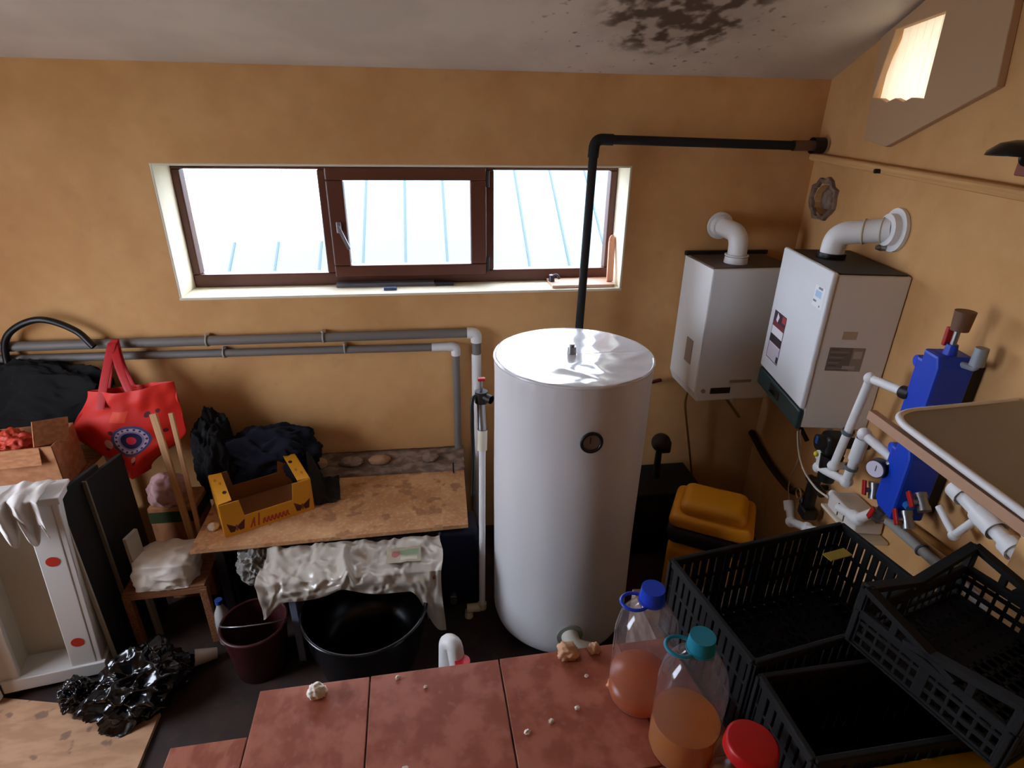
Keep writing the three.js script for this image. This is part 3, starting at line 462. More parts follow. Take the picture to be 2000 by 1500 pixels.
// ------------------------------------------------------------------ bench with chipboard top
{
  const g = thing('work_bench', 'low bench with a stained chipboard top below the window', 'bench', [0, 0, 0]);
  mesh('board_top', slab([[-1.02, -2.00], [0.11, -2.035], [0.118, -2.468], [-1.03, -2.462]], 0.482, 0.50), chipMat, g);
  for (const [x, z] of [[-0.93, -2.40], [0.03, -2.42], [-0.95, -2.10]]) mesh('leg', bar([x, 0, z], [x, 0.482, z], 0.04, 0.04), darkMetal, g);
  mesh('front_rail', bar([-0.98, 0.46, -2.06], [-0.06, 0.46, -2.085], 0.03, 0.04), darkMetal, g);
}
{ // lower steel stand in front, with a plastic sheet over it
  const g = thing('steel_stand', 'low steel stand with blue grey leg under the plastic sheet', 'stand', [0, 0, 0]);
  const m = mat(0x6d7890, 0.4);
  mesh('shelf_board', rb(0.66, 0.016, 0.20, -0.37, 0.40, -1.935, 0.003), woodMat, g);
  for (const [x, z] of [[-0.612, -1.855], [-0.655, -2.01], [-0.075, -2.02]]) mesh('leg', bar([x, 0, z], [x, 0.392, z], 0.028, 0.028), m, g);
  const s = mesh('plastic_sheet', sheet((u, v) => {
    const x = -0.73 + 0.72 * u + 0.006 * Math.sin(9 * v + 30 * u), t = v; let z, y;
    const len = 0.20 + 0.07 * ss(0.86, 0.97, u) + 0.03 * ss(0.12, 0.0, u), fold = 0.010 * noise(u * 7, v * 3, 2) + 0.006 * noise(u * 18, v * 6, 4), ridge = 0.05 * Math.exp(-Math.pow((u - 0.47 - 0.06 * (v - 0.5)) / 0.022, 2));
    if (t < 0.6) { z = -2.02 + 0.185 * t / 0.6; y = 0.436 + 0.03 * (1 - t / 0.6); } else { z = -1.835 + 0.012 * ss(0.6, 0.75, t) + fold; y = 0.436 - len * (t - 0.6) / 0.4 * (0.42 + 0.75 * ss(0.80, 0.98, u) + 0.3 * ss(0.14, 0.0, u) - 0.20 * Math.exp(-Math.pow((u - 0.45) / 0.1, 2))); }
    return [x, y + fold + ridge * ss(0.0, 0.3, t) * ss(1, 0.7, t), z];
  }, 120, 40, 0.0012), mat(0xbdb4a6, 0.3, { clearcoat: 0.4 }));
  tag(s, 'crumpled translucent plastic sheet hanging below the chipboard bench', 'plastic sheet');
  const print = mesh('print', sheet((u, v) => [-0.235 + 0.14 * u, 0.462 + 0.004 * noise(u * 3, v * 3, 1), -1.965 + 0.09 * v], 12, 8, 0.001), paper(96, 64, (c) => { c.fillStyle = '#a99f88'; c.fillRect(0, 0, 96, 64); c.fillStyle = '#7d8f6c'; c.fillRect(30, 30, 60, 22); c.fillStyle = '#a8605a'; c.beginPath(); c.arc(26, 34, 12, 0, 7); c.fill(); c.fillStyle = '#c8c0ae'; c.fillRect(40, 8, 46, 14); }), s); print.userData.label = 'faded green and red print';
}
{ // big black tub lying on its side under the stand
  const g = thing('black_tub', 'large black round tub standing on the floor under the plastic sheet', 'tub', [-0.33, 0, -1.84]);
  mesh('bowl', lathe([[0.0, 0.0], [0.18, 0.0], [0.20, 0.012], [0.235, 0.16], [0.245, 0.28], [0.24, 0.28], [0.228, 0.16], [0.19, 0.02], [0, 0.012]], 72), mat(0x08090c, 0.25), g);
  mesh('rim', new THREE.TorusGeometry(0.248, 0.009, 10, 80).rotateX(Math.PI / 2).translate(0, 0.28, 0), mat(0x08090c, 0.2), g);
}
{ // navy blue barrel at the right end of the bench
  const g = thing('navy_canister', 'dark navy plastic canister between bench and tank', 'canister', [0.075, 0, -2.15]);
  mesh('body', rb(0.19, 0.44, 0.16, -0.01, 0.22, 0.0, 0.03), mat(0x0b1430, 0.45), g);
  mesh('spout', cyl(0.022, 0.024, 0.03, -0.04, 0.452, 0.03, 18), mat(0x0b1430, 0.4), g);
  mesh('tap', [cylZ(0.016, 0.05, -0.04, 0.07, 0.10, 16), rb(0.03, 0.012, 0.012, -0.04, 0.092, 0.115, 0.003)], steel, g);
}
{ // yellow fruit carton
  const g = thing('fruit_carton', 'yellow printed fruit carton with butterflies standing on the bench', 'carton', [-0.79, 0.501, -2.262]); g.rotation.y = 0.455;
  const W = 0.365, Dp = 0.255, yel = '#dd9a1e';
  const fly = (c, x, y, s) => { c.fillStyle = '#4a1414'; for (const k of [-1, 1]) { c.beginPath(); c.moveTo(x, y + 4 * s); c.lineTo(x + k * 26 * s, y - 18 * s); c.lineTo(x + k * 20 * s, y + 20 * s); c.lineTo(x + k * 8 * s, y + 22 * s); c.fill(); } c.fillStyle = '#8a4a38'; c.fillRect(x - 3 * s, y - 4 * s, 6 * s, 24 * s); };
  const front = paper(512, 256, (c) => { c.fillStyle = yel; c.fillRect(0, 0, 512, 256); fly(c, 66, 190, 1.9); fly(c, 446, 190, 1.9); c.strokeStyle = '#b03a24'; c.lineWidth = 9; c.lineCap = 'round'; c.lineJoin = 'round'; c.beginPath(); c.moveTo(140, 236); c.lineTo(166, 172); c.lineTo(160, 236); c.moveTo(184, 236); c.lineTo(196, 150); for (let k = 0; k < 7; k++) { const x = 212 + k * 22; c.moveTo(x, 234); c.quadraticCurveTo(x + 4, 196, x + 12, 198); c.quadraticCurveTo(x + 10, 226, x + 18, 234); } c.stroke(); });
  const side = paper(256, 128, (c) => { c.fillStyle = yel; c.fillRect(0, 0, 256, 128); c.fillStyle = '#3a1616'; c.beginPath(); c.ellipse(176, 52, 13, 18, 0, 0, 7); c.fill(); c.fillStyle = '#c06a2a'; c.beginPath(); c.arc(96, 60, 12, 0, 7); c.fill(); c.beginPath(); c.arc(60, 92, 12, 0, 7); c.fill(); });
  const inner = mat(0x8a5a34, 0.9), uvRect = (geo, w, h, ox = 0, oy = 0) => { const p = geo.attributes.position, u = geo.attributes.uv; for (let i = 0; i < p.count; i++) u.setXY(i, (p.getX(i) - ox) / w, (p.getY(i) - oy) / h); return geo; };
  const frontShape = [[0, 0], [W, 0], [W, 0.16], [W - 0.075, 0.16], [W - 0.085, 0.08], [0.085, 0.08], [0.075, 0.16], [0, 0.16]];
  mesh('front_panel', uvRect(flatShape(frontShape, 0.003), W, 0.165).translate(-W / 2, 0, Dp / 2), front, g);
  mesh('back_panel', uvRect(flatShape(frontShape, 0.003), W, 0.165).translate(-W / 2, 0, -Dp / 2 - 0.003), inner, g);
  for (const k of [-1, 1]) {
    mesh('end_panel', uvRect(flatShape([[0, 0], [Dp, 0], [Dp, 0.16], [0, 0.16]], 0.003), Dp, 0.16).rotateY(k > 0 ? Math.PI / 2 : -Math.PI / 2).translate(k * W / 2, 0, k > 0 ? Dp / 2 : -Dp / 2), side, g);
    mesh('top_flap', uvRect(flatShape([[0, 0], [Dp, 0], [Dp - 0.008, 0.05], [0.008, 0.05]], 0.003), Dp, 0.06).rotateX(-Math.PI / 2).rotateY(k > 0 ? Math.PI / 2 : -Math.PI / 2).translate(k * W / 2, 0.162, k > 0 ? Dp / 2 : -Dp / 2), side, g);
  }
  mesh('bottom', bx(W - 0.006, 0.003, Dp - 0.006, 0, 0.0015, 0), inner, g);
  for (const k of [-1, 1]) mesh('gusset', rb(0.004, 0.14, 0.05, k * (W / 2 - 0.04), 0.072, Dp / 2 - 0.03, 0.001), inner, g);
}
// dark clothes heaped behind the carton
tag(mesh('dark_coat', crumple(0.20, 0.15, 0.075, { off: 2, amp: 0.2, flat: -0.7, square: 0.35 }).translate(-0.80, 0.505, -2.50), mat(0x070d20, 0.95)), 'navy blue cloth heaped on the bench behind the yellow carton', 'cloth');
tag(mesh('dark_coat', crumple(0.095, 0.24, 0.09, { off: 14, amp: 0.18, flat: -0.6 }).translate(-1.035, 0.46, -2.50), mat(0x08080c, 0.95)), 'black cloth bundle left of the navy cloth', 'cloth');
tag(mesh('rubber_mat', sheet((u, v) => [-0.62 + 0.13 * u + 0.03 * v, 0.503 + 0.012 * noise(u * 3, v * 3, 6) + 0.012 + 0.16 * (1 - ss(0, 0.5, u)) * (1 - v), -2.44 + 0.20 * v - 0.03 * u], 14, 10, 0.005), mat(0x0a0808, 0.8)), 'black rubber flap beside the yellow carton', 'mat');
tag(mesh('paper_scrap', crumple(0.022, 0.016, 0.02, { off: 5, detail: 8 }).translate(-0.965, 0.501, -2.13), mat(0xd8c0a8, 0.9)), 'small pale paper scrap on the bench left of the carton', 'paper');
// rubble on the ledge
for (const [k, x, w, l] of [[0, -0.60, 0.04, 'pale plaster lump on the left end of the ledge'], [1, -0.44, 0.06, 'flat brown rubble piece on the ledge'], [2, -0.30, 0.05, 'pale rubble piece in the middle of the ledge'], [3, -0.05, 0.04, 'small dark rubble piece towards the tank end of the ledge']])
  tag(mesh('rubble', crumple(w, 0.022, 0.035, { off: k * 3, detail: 8, flat: -0.5 }).translate(x, 0.52, -2.56), k % 2 ? concreteMat : mat(0xb08a68, 0.95)), l, 'rubble');
tag(mesh('iron_hook', tube([[0.065, 0.55, -2.46], [0.065, 0.50, -2.455], [0.075, 0.49, -2.42]], 0.004, 0.01, 16, 8), darkMetal), 'bent dark iron hook on the ledge by the bench corner', 'hook');

// ------------------------------------------------------------------ left corner heap
tag(mesh('hose_loop', soft([[-1.80, 1.00, -2.56], [-1.84, 1.12, -2.59], [-1.80, 1.24, -2.59], [-1.66, 1.305, -2.59], [-1.53, 1.25, -2.59], [-1.47, 1.18, -2.575]], 0.014, 60, 12), blackPlastic), 'black hose looped over the wall pipes at the left', 'hose');
const redBag = (() => {
  const g = thing('shopping_bag', 'red shopping bag with blue and white roundel hanging from the wall pipes', 'bag', [-1.34, 0, -2.44]);
  const tex = canvasTex(512, 512, (c) => {
    c.fillStyle = '#d8200e'; c.fillRect(0, 0, 512, 512);
    const ring = (r, f) => { c.fillStyle = f; c.beginPath(); c.arc(275, 285, r, 0, 7); c.fill(); };
    ring(92, '#4a4c78'); ring(78, '#c8b4c8'); ring(60, '#8d88b0'); ring(50, '#241f50'); ring(24, '#e8324a');
    for (let k = 0; k < 16; k++) { const a = k / 16 * 6.283; c.fillStyle = '#3a3464'; c.beginPath(); c.arc(275 + 70 * Math.cos(a), 285 + 70 * Math.sin(a), 6, 0, 7); c.fill(); }
    for (const [x, y, r] of [[360, 150, 16], [410, 140, 12], [190, 230, 12], [210, 400, 16], [430, 260, 12], [150, 330, 10], [300, 420, 12]]) { c.fillStyle = '#5a1016'; c.beginPath(); c.arc(x, y, r, 0, 7); c.fill(); }
    c.fillStyle = '#e7a9a0'; c.beginPath(); c.ellipse(166, 300, 20, 28, 0, 0, 7); c.fill(); c.beginPath(); c.ellipse(290, 398, 14, 16, 0, 0, 7); c.fill();
    c.fillStyle = '#f04a2a'; c.fillRect(180, 110, 80, 60);
  });
  const m = mat(0xffffff, 0.6, { map: tex });
  // outline of the slumped bag: left and right edge by height
  const edge = (v) => { const L = v < 0.45 ? -0.075 - 0.155 * ss(0, 0.45, v) : -0.23 + 0.10 * ss(0.55, 1, v), Rr = 0.03 + 0.19 * ss(0.0, 0.45, v) - 0.0 * v; return [L, Rr]; };
  const face = (sgn) => sheet((u, v) => { const [L, Rr] = edge(v), x = L + (Rr - L) * u, b = Math.sin(Math.PI * u) * (0.075 * (1 - 0.55 * v)) + 0.008 * noise(u * 4, v * 4, sgn); return [x, 0.63 + 0.40 * v + 0.03 * ss(0.4, 1, u) * v, sgn * b]; }, 40, 40, 0.002);
  mesh('front_face', face(1), m, g); mesh('back_face', face(-1), m, g);
  const hd = mat(0xb80c14, 0.6);
  const strap = (a, top, b, w) => mesh('handle', [sheet((u, v) => { const t = v, p = V(...a).lerp(V(...top), t); return [p.x + (u - 0.5) * w, p.y, p.z + 0.01 * Math.sin(3 * t)]; }, 3, 16, 0.003), sheet((u, v) => { const p = V(...b).lerp(V(...top), v); return [p.x + (u - 0.5) * w, p.y, p.z - 0.01 + 0.02 * Math.sin(3 * v)]; }, 3, 16, 0.003)], hd, g);
  strap([-0.075, 0.965, 0.05], [-0.045, 1.20, -0.12], [0.055, 1.00, 0.04], 0.034);
  strap([-0.085, 0.98, -0.03], [-0.04, 1.21, -0.135], [0.03, 1.02, -0.03], 0.03);
  return g;
})();
tag(mesh('black_jacket', crumple(0.25, 0.17, 0.06, { off: 21, amp: 0.18, flat: -0.8, square: 0.3 }).translate(-1.70, 0.80, -2.565), mat(0x070608, 0.95)), 'black jacket stuffed against the wall behind the cardboard box', 'jacket');
{ // stack behind: dark crates that carry box and jacket
  const g = thing('storage_rack', 'dark wooden rack in the left corner carrying the cardboard box', 'rack', [-1.70, 0, -2.37]);
  for (const y of [0.30, 0.705]) mesh('shelf', rb(0.50, 0.02, 0.46, -0.06, y, 0, 0.003), woodMat, g);
  for (const x of [-0.28, 0.16]) for (const z of [-0.2, 0.2]) mesh('post', bar([x, 0, z], [x, 0.695, z], 0.035, 0.035), woodMat, g);
}
{ // cardboard box with red thing inside
  const g = thing('cardboard_box', 'open brown cardboard box at the left edge beside the red bag', 'box', [-1.645, 0.717, -2.26]); g.rotation.y = 0.12;
  const w = 0.26, h = 0.20, d = 0.20;
  mesh('front_wall', bx(w, h, 0.005, 0, h / 2, d / 2), cardMat, g); mesh('back_wall', bx(w, h, 0.005, 0, h / 2, -d / 2), cardMat, g);
  mesh('side_wall', bx(0.005, h, d, -w / 2, h / 2, 0), cardMat, g); mesh('side_wall', bx(0.005, h, d, w / 2, h / 2, 0), cardMat, g); mesh('bottom', bx(w, 0.005, d, 0, 0.0025, 0), cardMat, g);
  const f = mesh('flap', rb(0.13, 0.10, 0.005, 0, 0.05, 0, 0.001), cardMat, g); f.position.set(w / 2 - 0.015, h - 0.01, d / 2 - 0.04); f.rotation.set(-0.2, 0.95, -0.12);
  const f2 = mesh('flap', rb(0.22, 0.07, 0.005, 0, -0.035, 0, 0.001), cardMat, g); f2.position.set(-0.02, h, d / 2 + 0.003); f2.rotation.x = -0.25;
  tag(mesh('red_packet', crumple(0.085, 0.07, 0.06, { off: 33, amp: 0.25, flat: -0.6, detail: 14 }).translate(-1.70, 0.83, -2.25), mat(0xc03a1e, 0.6)), 'orange red packet sticking out of the cardboard box', 'packet');
}
{ // open white cabinet
  const g = thing('white_cabinet', 'open white sheet metal cabinet standing at the left edge', 'cabinet', [-1.435, 0, -1.965]); g.rotation.set(0, 0.22, -0.06);
  const H = 0.86, W = 0.315, Dp = 0.20, m = mat(0xd6d2cc, 0.4), inM = mat(0xc2b8a4, 0.5);
  mesh('right_stile', [rb(0.085, H - 0.06, 0.02, -0.048, H / 2 + 0.03, 0.085, 0.004), rb(0.02, H - 0.06, 0.13, 0.004, H / 2 + 0.03, 0.028, 0.004)], m, g);
  mesh('left_stile', rb(0.07, H - 0.06, 0.02, -W + 0.02, H / 2 + 0.03, 0.085, 0.004), m, g);
  mesh('bottom_rail', rb(W + 0.03, 0.06, 0.13, -W / 2 + 0.01, 0.05, 0.04, 0.004), m, g);
  mesh('top_rail', rb(W + 0.03, 0.03, 0.13, -W / 2 + 0.01, H, 0.04, 0.004), m, g);
  mesh('back_panel', rb(W, H - 0.06, 0.01, -W / 2 + 0.005, H / 2 + 0.02, -0.02, 0.002), inM, g);
  mesh('inner_wall', rb(0.01, H - 0.06, 0.1, -W + 0.045, H / 2 + 0.02, 0.03, 0.002), inM, g);
  for (const y of [0.60, 0.20]) mesh('red_dot', new THREE.CircleGeometry(0.022, 28).translate(-0.048, y, 0.0962), mat(0xc02a14, 0.6), g).userData.label = 'round red sticker';
  for (const x of [-0.29, -0.18, -0.06]) mesh('foot', cyl(0.014, 0.014, 0.022, x, 0.011, 0.08, 16), blackPlastic, g);
}
{ // second white panel, left of it at the very edge
  const g = thing('enamel_board', 'white enamelled panel at the left edge beside the open cabinet', 'panel', [-1.85, 0.019, -1.775]);
  mesh('panel', rb(0.26, 0.50, 0.03, 0.0, 0.265, 0, 0.006), mat(0xdcdcde, 0.35), g);
  for (const x of [-0.09, 0.09]) mesh('foot', cyl(0.014, 0.014, 0.016, x, 0.008, 0, 14), blackPlastic, g);
}
// panels leaning behind the cabinet
for (const [k, x, z, hh, col, lab] of [[0, -1.352, -2.02, 0.86, 0x17110e, 'dark panel with thin white edge leaning right behind the open cabinet'], [1, -1.318, -2.13, 0.84, 0x5f5648, 'grey edged panel leaning behind the dark panel'], [2, -1.255, -2.06, 0.58, 0xa39a8c, 'short white bracket behind the leaning panels']]) {
  const g = thing('leaning_panel', lab, 'panel', [x, 0, z]); g.rotation.y = 1.35;
  mesh('panel', rb(k === 2 ? 0.07 : 0.20, k === 2 ? 0.16 : hh, 0.016, 0, k === 2 ? 0.48 : hh / 2, 0, 0.003), mat(k === 2 ? 0xa39a8c : 0x0c0908, 0.85), g);
  if (k < 2) mesh('edge_strip', rb(0.008, hh, 0.018 + 0.012 * k, -0.103, hh / 2, 0, 0.002), mat(col === 0x17110e ? 0xb0a898 : 0x6a6254, 0.5), g);
  else mesh('stem', rb(0.03, 0.40, 0.014, -0.01, 0.20, 0, 0.003), mat(0x8f8678, 0.5), g);
}
tag(mesh('white_rag', (() => { const g = sheet((u, v) => { const fold = 0.015 * Math.sin(u * 14) + 0.012 * noise(u * 4, v * 3, 8); if (v < 0.4) return [-1.51 + 0.13 * u, 0.889 + 0.01 * noise(u * 3, v * 3, 4) + 0.010, -1.94 + 0.10 * v / 0.4 - 0.02 * u]; return [-1.51 + 0.13 * u + fold * 0.6, 0.889 - (v - 0.4) * 0.25 * (0.6 + 0.6 * Math.abs(Math.sin(u * 7))), -1.815 - 0.025 * u + fold]; }, 40, 30, 0.002); return g; })(), mat(0xcac2ba, 0.9)), 'white rag hanging over the top of the open cabinet', 'rag');
// beige chipboard on the floor and black plastic bag on it
tag(mesh('floor_board', slab([[-2.25, -1.80], [-1.80, -1.812], [-1.105, -1.655], [-1.085, -1.05], [-2.25, -1.05]], 0.001, 0.018), boardMat), 'beige chipboard sheet lying on the floor at the lower left', 'board');
tag(mesh('plastic_bag', crumple(0.155, 0.12, 0.125, { off: 41, amp: 0.28, freq: 1.7, flat: -0.55, detail: 30, fine: 0.03 }).rotateY(0.7).translate(-1.20, 0.02, -1.73), mat(0x05060a, 0.22, { clearcoat: 0.5, clearcoatRoughness: 0.15 })), 'crumpled black plastic rubbish bag on the floor board', 'bag');
tag(mesh('plastic_bag', crumple(0.055, 0.06, 0.055, { off: 47, amp: 0.3, freq: 1.8, flat: -0.6, detail: 20, fine: 0.03 }).translate(-1.43, 0.02, -1.745), mat(0x06070c, 0.22, { clearcoat: 0.5, clearcoatRoughness: 0.15 })), 'smaller black plastic bag knotted beside the rubbish bag', 'bag');
{ // wooden stool with white cloth
  const g = thing('wooden_stool', 'dark brown wooden stool frame under the white cloth', 'stool', [-1.17, 0, -2.10]); g.rotation.y = 0.04;
  for (const [x, z] of [[-0.135, -0.12], [0.16, -0.12], [-0.135, 0.10], [0.16, 0.10]]) mesh('leg', bar([x, 0, z], [x, 0.30, z], 0.03, 0.03), woodMat, g);
  mesh('front_rail', bar([-0.15, 0.295, 0.10], [0.175, 0.295, 0.10], 0.024, 0.03), woodMat, g); mesh('back_rail', bar([-0.15, 0.295, -0.12], [0.175, 0.295, -0.12], 0.024, 0.03), woodMat, g);
  mesh('seat', rb(0.315, 0.012, 0.24, 0.0125, 0.316, -0.01, 0.003), woodMat, g);
}
tag(mesh('white_cloth', crumple(0.118, 0.085, 0.10, { off: 61, amp: 0.09, freq: 1.3, flat: -0.5, square: 0.55, fine: 0.010 }).translate(-1.155, 0.322, -2.075), mat(0xe0d6c8, 0.9)), 'folded white cloth lying on the wooden stool', 'cloth');
{ // cartons stacked behind the stool
  const g = thing('paper_carton', 'brown and green carton standing behind the wooden stool', 'carton', [-1.19, 0, -2.36]);
  mesh('carton', rb(0.20, 0.52, 0.16, 0, 0.26, 0, 0.004), cardMat, g); mesh('green_band', rb(0.202, 0.06, 0.162, 0, 0.47, 0, 0.003), mat(0x2a3a14, 0.8), g);
}
tag(mesh('pink_packet', crumple(0.085, 0.085, 0.06, { off: 71, amp: 0.14, freq: 1.4, flat: -0.6, fine: 0.015 }).translate(-1.20, 0.522, -2.33), mat(0xb48a88, 0.7)), 'pale pink packet on the carton below the red bag', 'packet');
tag(mesh('green_canister', rb(0.05, 0.36, 0.10, -0.975, 0.18, -2.24, 0.012), mat(0x10281a, 0.5)), 'dark green narrow canister beside the bench end', 'canister');
for (const [x0, x1, w, l] of [[-1.185, -1.095, 0.028, 'wider wooden slat leaning below the red bag'], [-1.115, -1.060, 0.018, 'narrower wooden slat leaning right of the wider one']])
  tag(mesh('wooden_stick', bar([x1, 0.36, -2.20], [x0, 0.96, -2.335], w, 0.012), paleWood), l, 'slat');
{ // small drinks bottle
  const g = thing('plastic_bottle', 'small plastic bottle with blue cap standing between stool and red bucket', 'bottle', [-0.955, 0, -1.99]);
  mesh('body', lathe([[0, 0.0], [0.028, 0.0], [0.033, 0.01], [0.033, 0.13], [0.028, 0.17], [0.014, 0.205], [0.012, 0.22]], 28), mat(0xb6b2ac, 0.2), g);
  mesh('label', cyl(0.0338, 0.0338, 0.06, 0, 0.155 - 0.06, 0, 28, true), mat(0x9a9894, 0.5), g);
  mesh('cap', cyl(0.015, 0.015, 0.02, 0, 0.23, 0, 20), mat(0x2a4a8c, 0.4), g);
}
tag(mesh('plastic_cup', lathe([[0, 0], [0.022, 0], [0.034, 0.085], [0.032, 0.085], [0.02, 0.004], [0, 0.004]], 28).rotateZ(1.35).rotateY(0.4).translate(-0.97, 0.034, -1.90), mat(0xc8b8a8, 0.4)), 'crushed pale plastic cup on the floor beside the red bucket', 'cup');
{ // dark red bucket
  const g = thing('red_bucket', 'dark red plastic bucket on the floor left of the black tub', 'bucket', [-0.775, 0, -1.85]);
  mesh('pail', lathe([[0, 0], [0.10, 0], [0.125, 0.24], [0.121, 0.24], [0.096, 0.006], [0, 0.006]], 48), mat(0x380608, 0.5), g);
  mesh('rim', new THREE.TorusGeometry(0.126, 0.007, 8, 48).rotateX(Math.PI / 2).translate(0, 0.24, 0), mat(0x380608, 0.45), g);
  mesh('bail', new THREE.TorusGeometry(0.124, 0.003, 6, 40, Math.PI).rotateX(0.9).translate(0, 0.24, 0), steel, g);
}
tag(mesh('clear_bag', crumple(0.07, 0.09, 0.06, { off: 81, amp: 0.25, flat: -0.7 }).translate(-0.79, 0.30, -2.04), mat(0x8f8c86, 0.35)), 'grey plastic bag hanging left of the steel stand', 'bag');
tag(mesh('hanging_hook', bar([-0.79, 0.40, -2.04], [-0.79, 0.47, -2.06], 0.006, 0.006), steel), 'wire hook above the grey plastic bag', 'hook');

// ------------------------------------------------------------------ behind the tank at the right
{
  const g = thing('yellow_tub', 'yellow lidded tub with black rim between tank and crates', 'tub', [1.215, 0, -1.985]); g.rotation.y = -0.55; g.scale.setScalar(1.13);
  mesh('tub', rb(0.30, 0.34, 0.24, 0, 0.17, 0, 0.05), mat(0xe09312, 0.5), g);
  mesh('rim', rb(0.325, 0.085, 0.265, 0, 0.375, 0, 0.04), blackPlastic, g);
  mesh('lid', rb(0.315, 0.06, 0.255, 0, 0.44, 0, 0.028), mat(0xe09312, 0.45), g);
  mesh('lid_dome', rb(0.25, 0.07, 0.19, 0, 0.48, 0, 0.034), mat(0xe09312, 0.45), g);
}
{
  const g = thing('black_cabinet', 'low black box behind the tank below the boilers', 'box', [1.08, 0, -2.44]);
  mesh('carcass', rb(0.50, 0.36, 0.26, 0, 0.18, 0, 0.01), blackMatte, g); mesh('lid', rb(0.52, 0.03, 0.28, 0, 0.375, 0, 0.008), blackMatte, g);
}
{
  const g = thing('float_valve', 'dark round valve on a stem behind the tank', 'valve', [1.135, 0.391, -2.46]);
  mesh('stem', cyl(0.016, 0.02, 0.17, 0, 0.085, 0, 14), darkMetal, g); mesh('body', [new THREE.SphereGeometry(0.05, 24, 16).translate(0.005, 0.205, 0.0), rb(0.05, 0.07, 0.05, 0.03, 0.185, 0, 0.01)], mat(0x2a1a16, 0.6), g);
}
tag(mesh('shutoff_tap', bar([1.04, 0.865, -2.60], [1.17, 0.875, -2.63], 0.016, 0.014), mat(0x5a1414, 0.5)), 'dark red lever on the back wall between tank and left boiler', 'lever');
// things on the sill
{
  const zs = -2.78, y = WY0 + 0.012;
  tag(mesh('sill_bar', rb(0.46, 0.018, 0.05, -0.22, y + 0.0095, -2.79, 0.003), mat(0x5a5a64, 0.5)), 'flat grey bar lying on the sill under the opening sash', 'bar');
  tag(mesh('dark_clip', rb(0.09, 0.016, 0.03, 0.06, y + 0.0085, -2.775, 0.003), mat(0x23233a, 0.5)), 'short dark bar at the right end of the grey bar on the sill', 'bar');
  tag(mesh('razor_case', rb(0.06, 0.014, 0.02, -0.195, y + 0.0075, -2.705, 0.004), mat(0x3c5078, 0.4)), 'small blue plastic piece on the sill edge', 'plastic piece');
  tag(mesh('sill_board', rb(0.31, 0.014, 0.15, 0.728, y + 0.0075, -2.742, 0.003), mat(0xdcb49c, 0.5)), 'pinkish board lying on the right end of the sill', 'board');
  tag(mesh('wooden_peg', [bar([0.872, y + 0.016, -2.72], [0.885, y + 0.20, -2.775], 0.03, 0.016), new THREE.SphereGeometry(0.021, 16, 12).scale(0.8, 1.3, 0.5).translate(0.886, y + 0.205, -2.777)], mat(0xd89a78, 0.5)), 'orange wooden paddle leaning in the right corner of the window', 'paddle');
  tag(mesh('tap_fitting', [cyl(0.013, 0.016, 0.03, 0.585, y + 0.031, -2.75, 16), tube([[0.585, y + 0.04, -2.75], [0.61, y + 0.05, -2.74], [0.62, y + 0.03, -2.73]], 0.006, 0.01, 12, 8)], mat(0x4a4450, 0.35, { metalness: 0.6 })), 'small dark tap fitting on the sill board', 'tap');
}
// jug standing on the floor behind the landing edge
{
  const g = thing('white_jug', 'white plastic jug with red cap just behind the tiled landing', 'jug', [0.03, 0, -1.47]); g.rotation.y = -0.75;
  const m = mat(0xeceae6, 0.35);
  mesh('body', rb(0.16, 0.24, 0.12, 0, 0.12, 0, 0.03), m, g);
  mesh('shoulder', lathe([[0.075, 0.0], [0.055, 0.06], [0.028, 0.10], [0.024, 0.12], [0, 0.12]], 32).scale(1, 1, 0.85).translate(0.025, 0.225, 0), m, g);
  mesh('handle', tube([[-0.065, 0.22, -0.01], [-0.055, 0.40, -0.01], [-0.02, 0.41, -0.01], [0.0, 0.30, -0.005]], 0.029, 0.03, 40, 16), m, g);
  mesh('cap', cyl(0.027, 0.027, 0.026, 0.025, 0.352, 0.0, 24), mat(0xd81c2c, 0.4), g);
}
// ------------------------------------------------------------------ bottles on the landing
const Y0 = 0.803;
function bigBottle(label, x, z, capCol, capGroupTurn, liq, level) {
  const g = thing('water_bottle', label, 'bottle', [x, Y0, z]); g.rotation.y = capGroupTurn;
  const prof = [[0, 0.004], [0.055, 0.002], [0.070, 0.008], [0.074, 0.02], [0.074, 0.085], [0.0715, 0.092], [0.074, 0.10], [0.074, 0.155], [0.0715, 0.162], [0.074, 0.17], [0.074, 0.215], [0.066, 0.255], [0.045, 0.288], [0.028, 0.302], [0.024, 0.308], [0.024, 0.325]];
  mesh('bottle_wall', lathe(prof, 56), mat(0xf2f4f8, 0.10, { transmission: 0.96, thickness: 0, ior: 1.5, clearcoat: 0.5, clearcoatRoughness: 0.04 }), g);
  const lp = prof.filter(([, y]) => y < level).map(([r, y]) => [Math.max(0, r - 0.0015), y + 0.0015]); lp.push([lp.at(-1)[0], level], [0, level]);
  mesh('liquid', lathe(lp, 56), mat(liq, 0.3, { transmission: 0.55, thickness: 0.0 }), g);
  const m = mat(capCol, 0.35);
  mesh('cap', [cyl(0.026, 0.029, 0.034, 0, 0.333, 0, 32), cyl(0.030, 0.030, 0.006, 0, 0.316, 0, 32)], m, g);
  mesh('carry_ring', [new THREE.TorusGeometry(0.026, 0.004, 8, 28).rotateX(Math.PI / 2).scale(1.15, 1, 1).translate(-0.04, 0.314, 0.004)], m, g);
  return g;
}
bigBottle('clear water bottle with dark blue cap and orange liquid at the landing corner', 0.462, -0.932, 0x0c3fc4, -0.1, 0xf07a10, 0.075);
bigBottle('clear water bottle with teal cap and amber liquid, in front of the blue capped one', 0.515, -0.792, 0x0b8098, -0.35, 0xf59a14, 0.105);
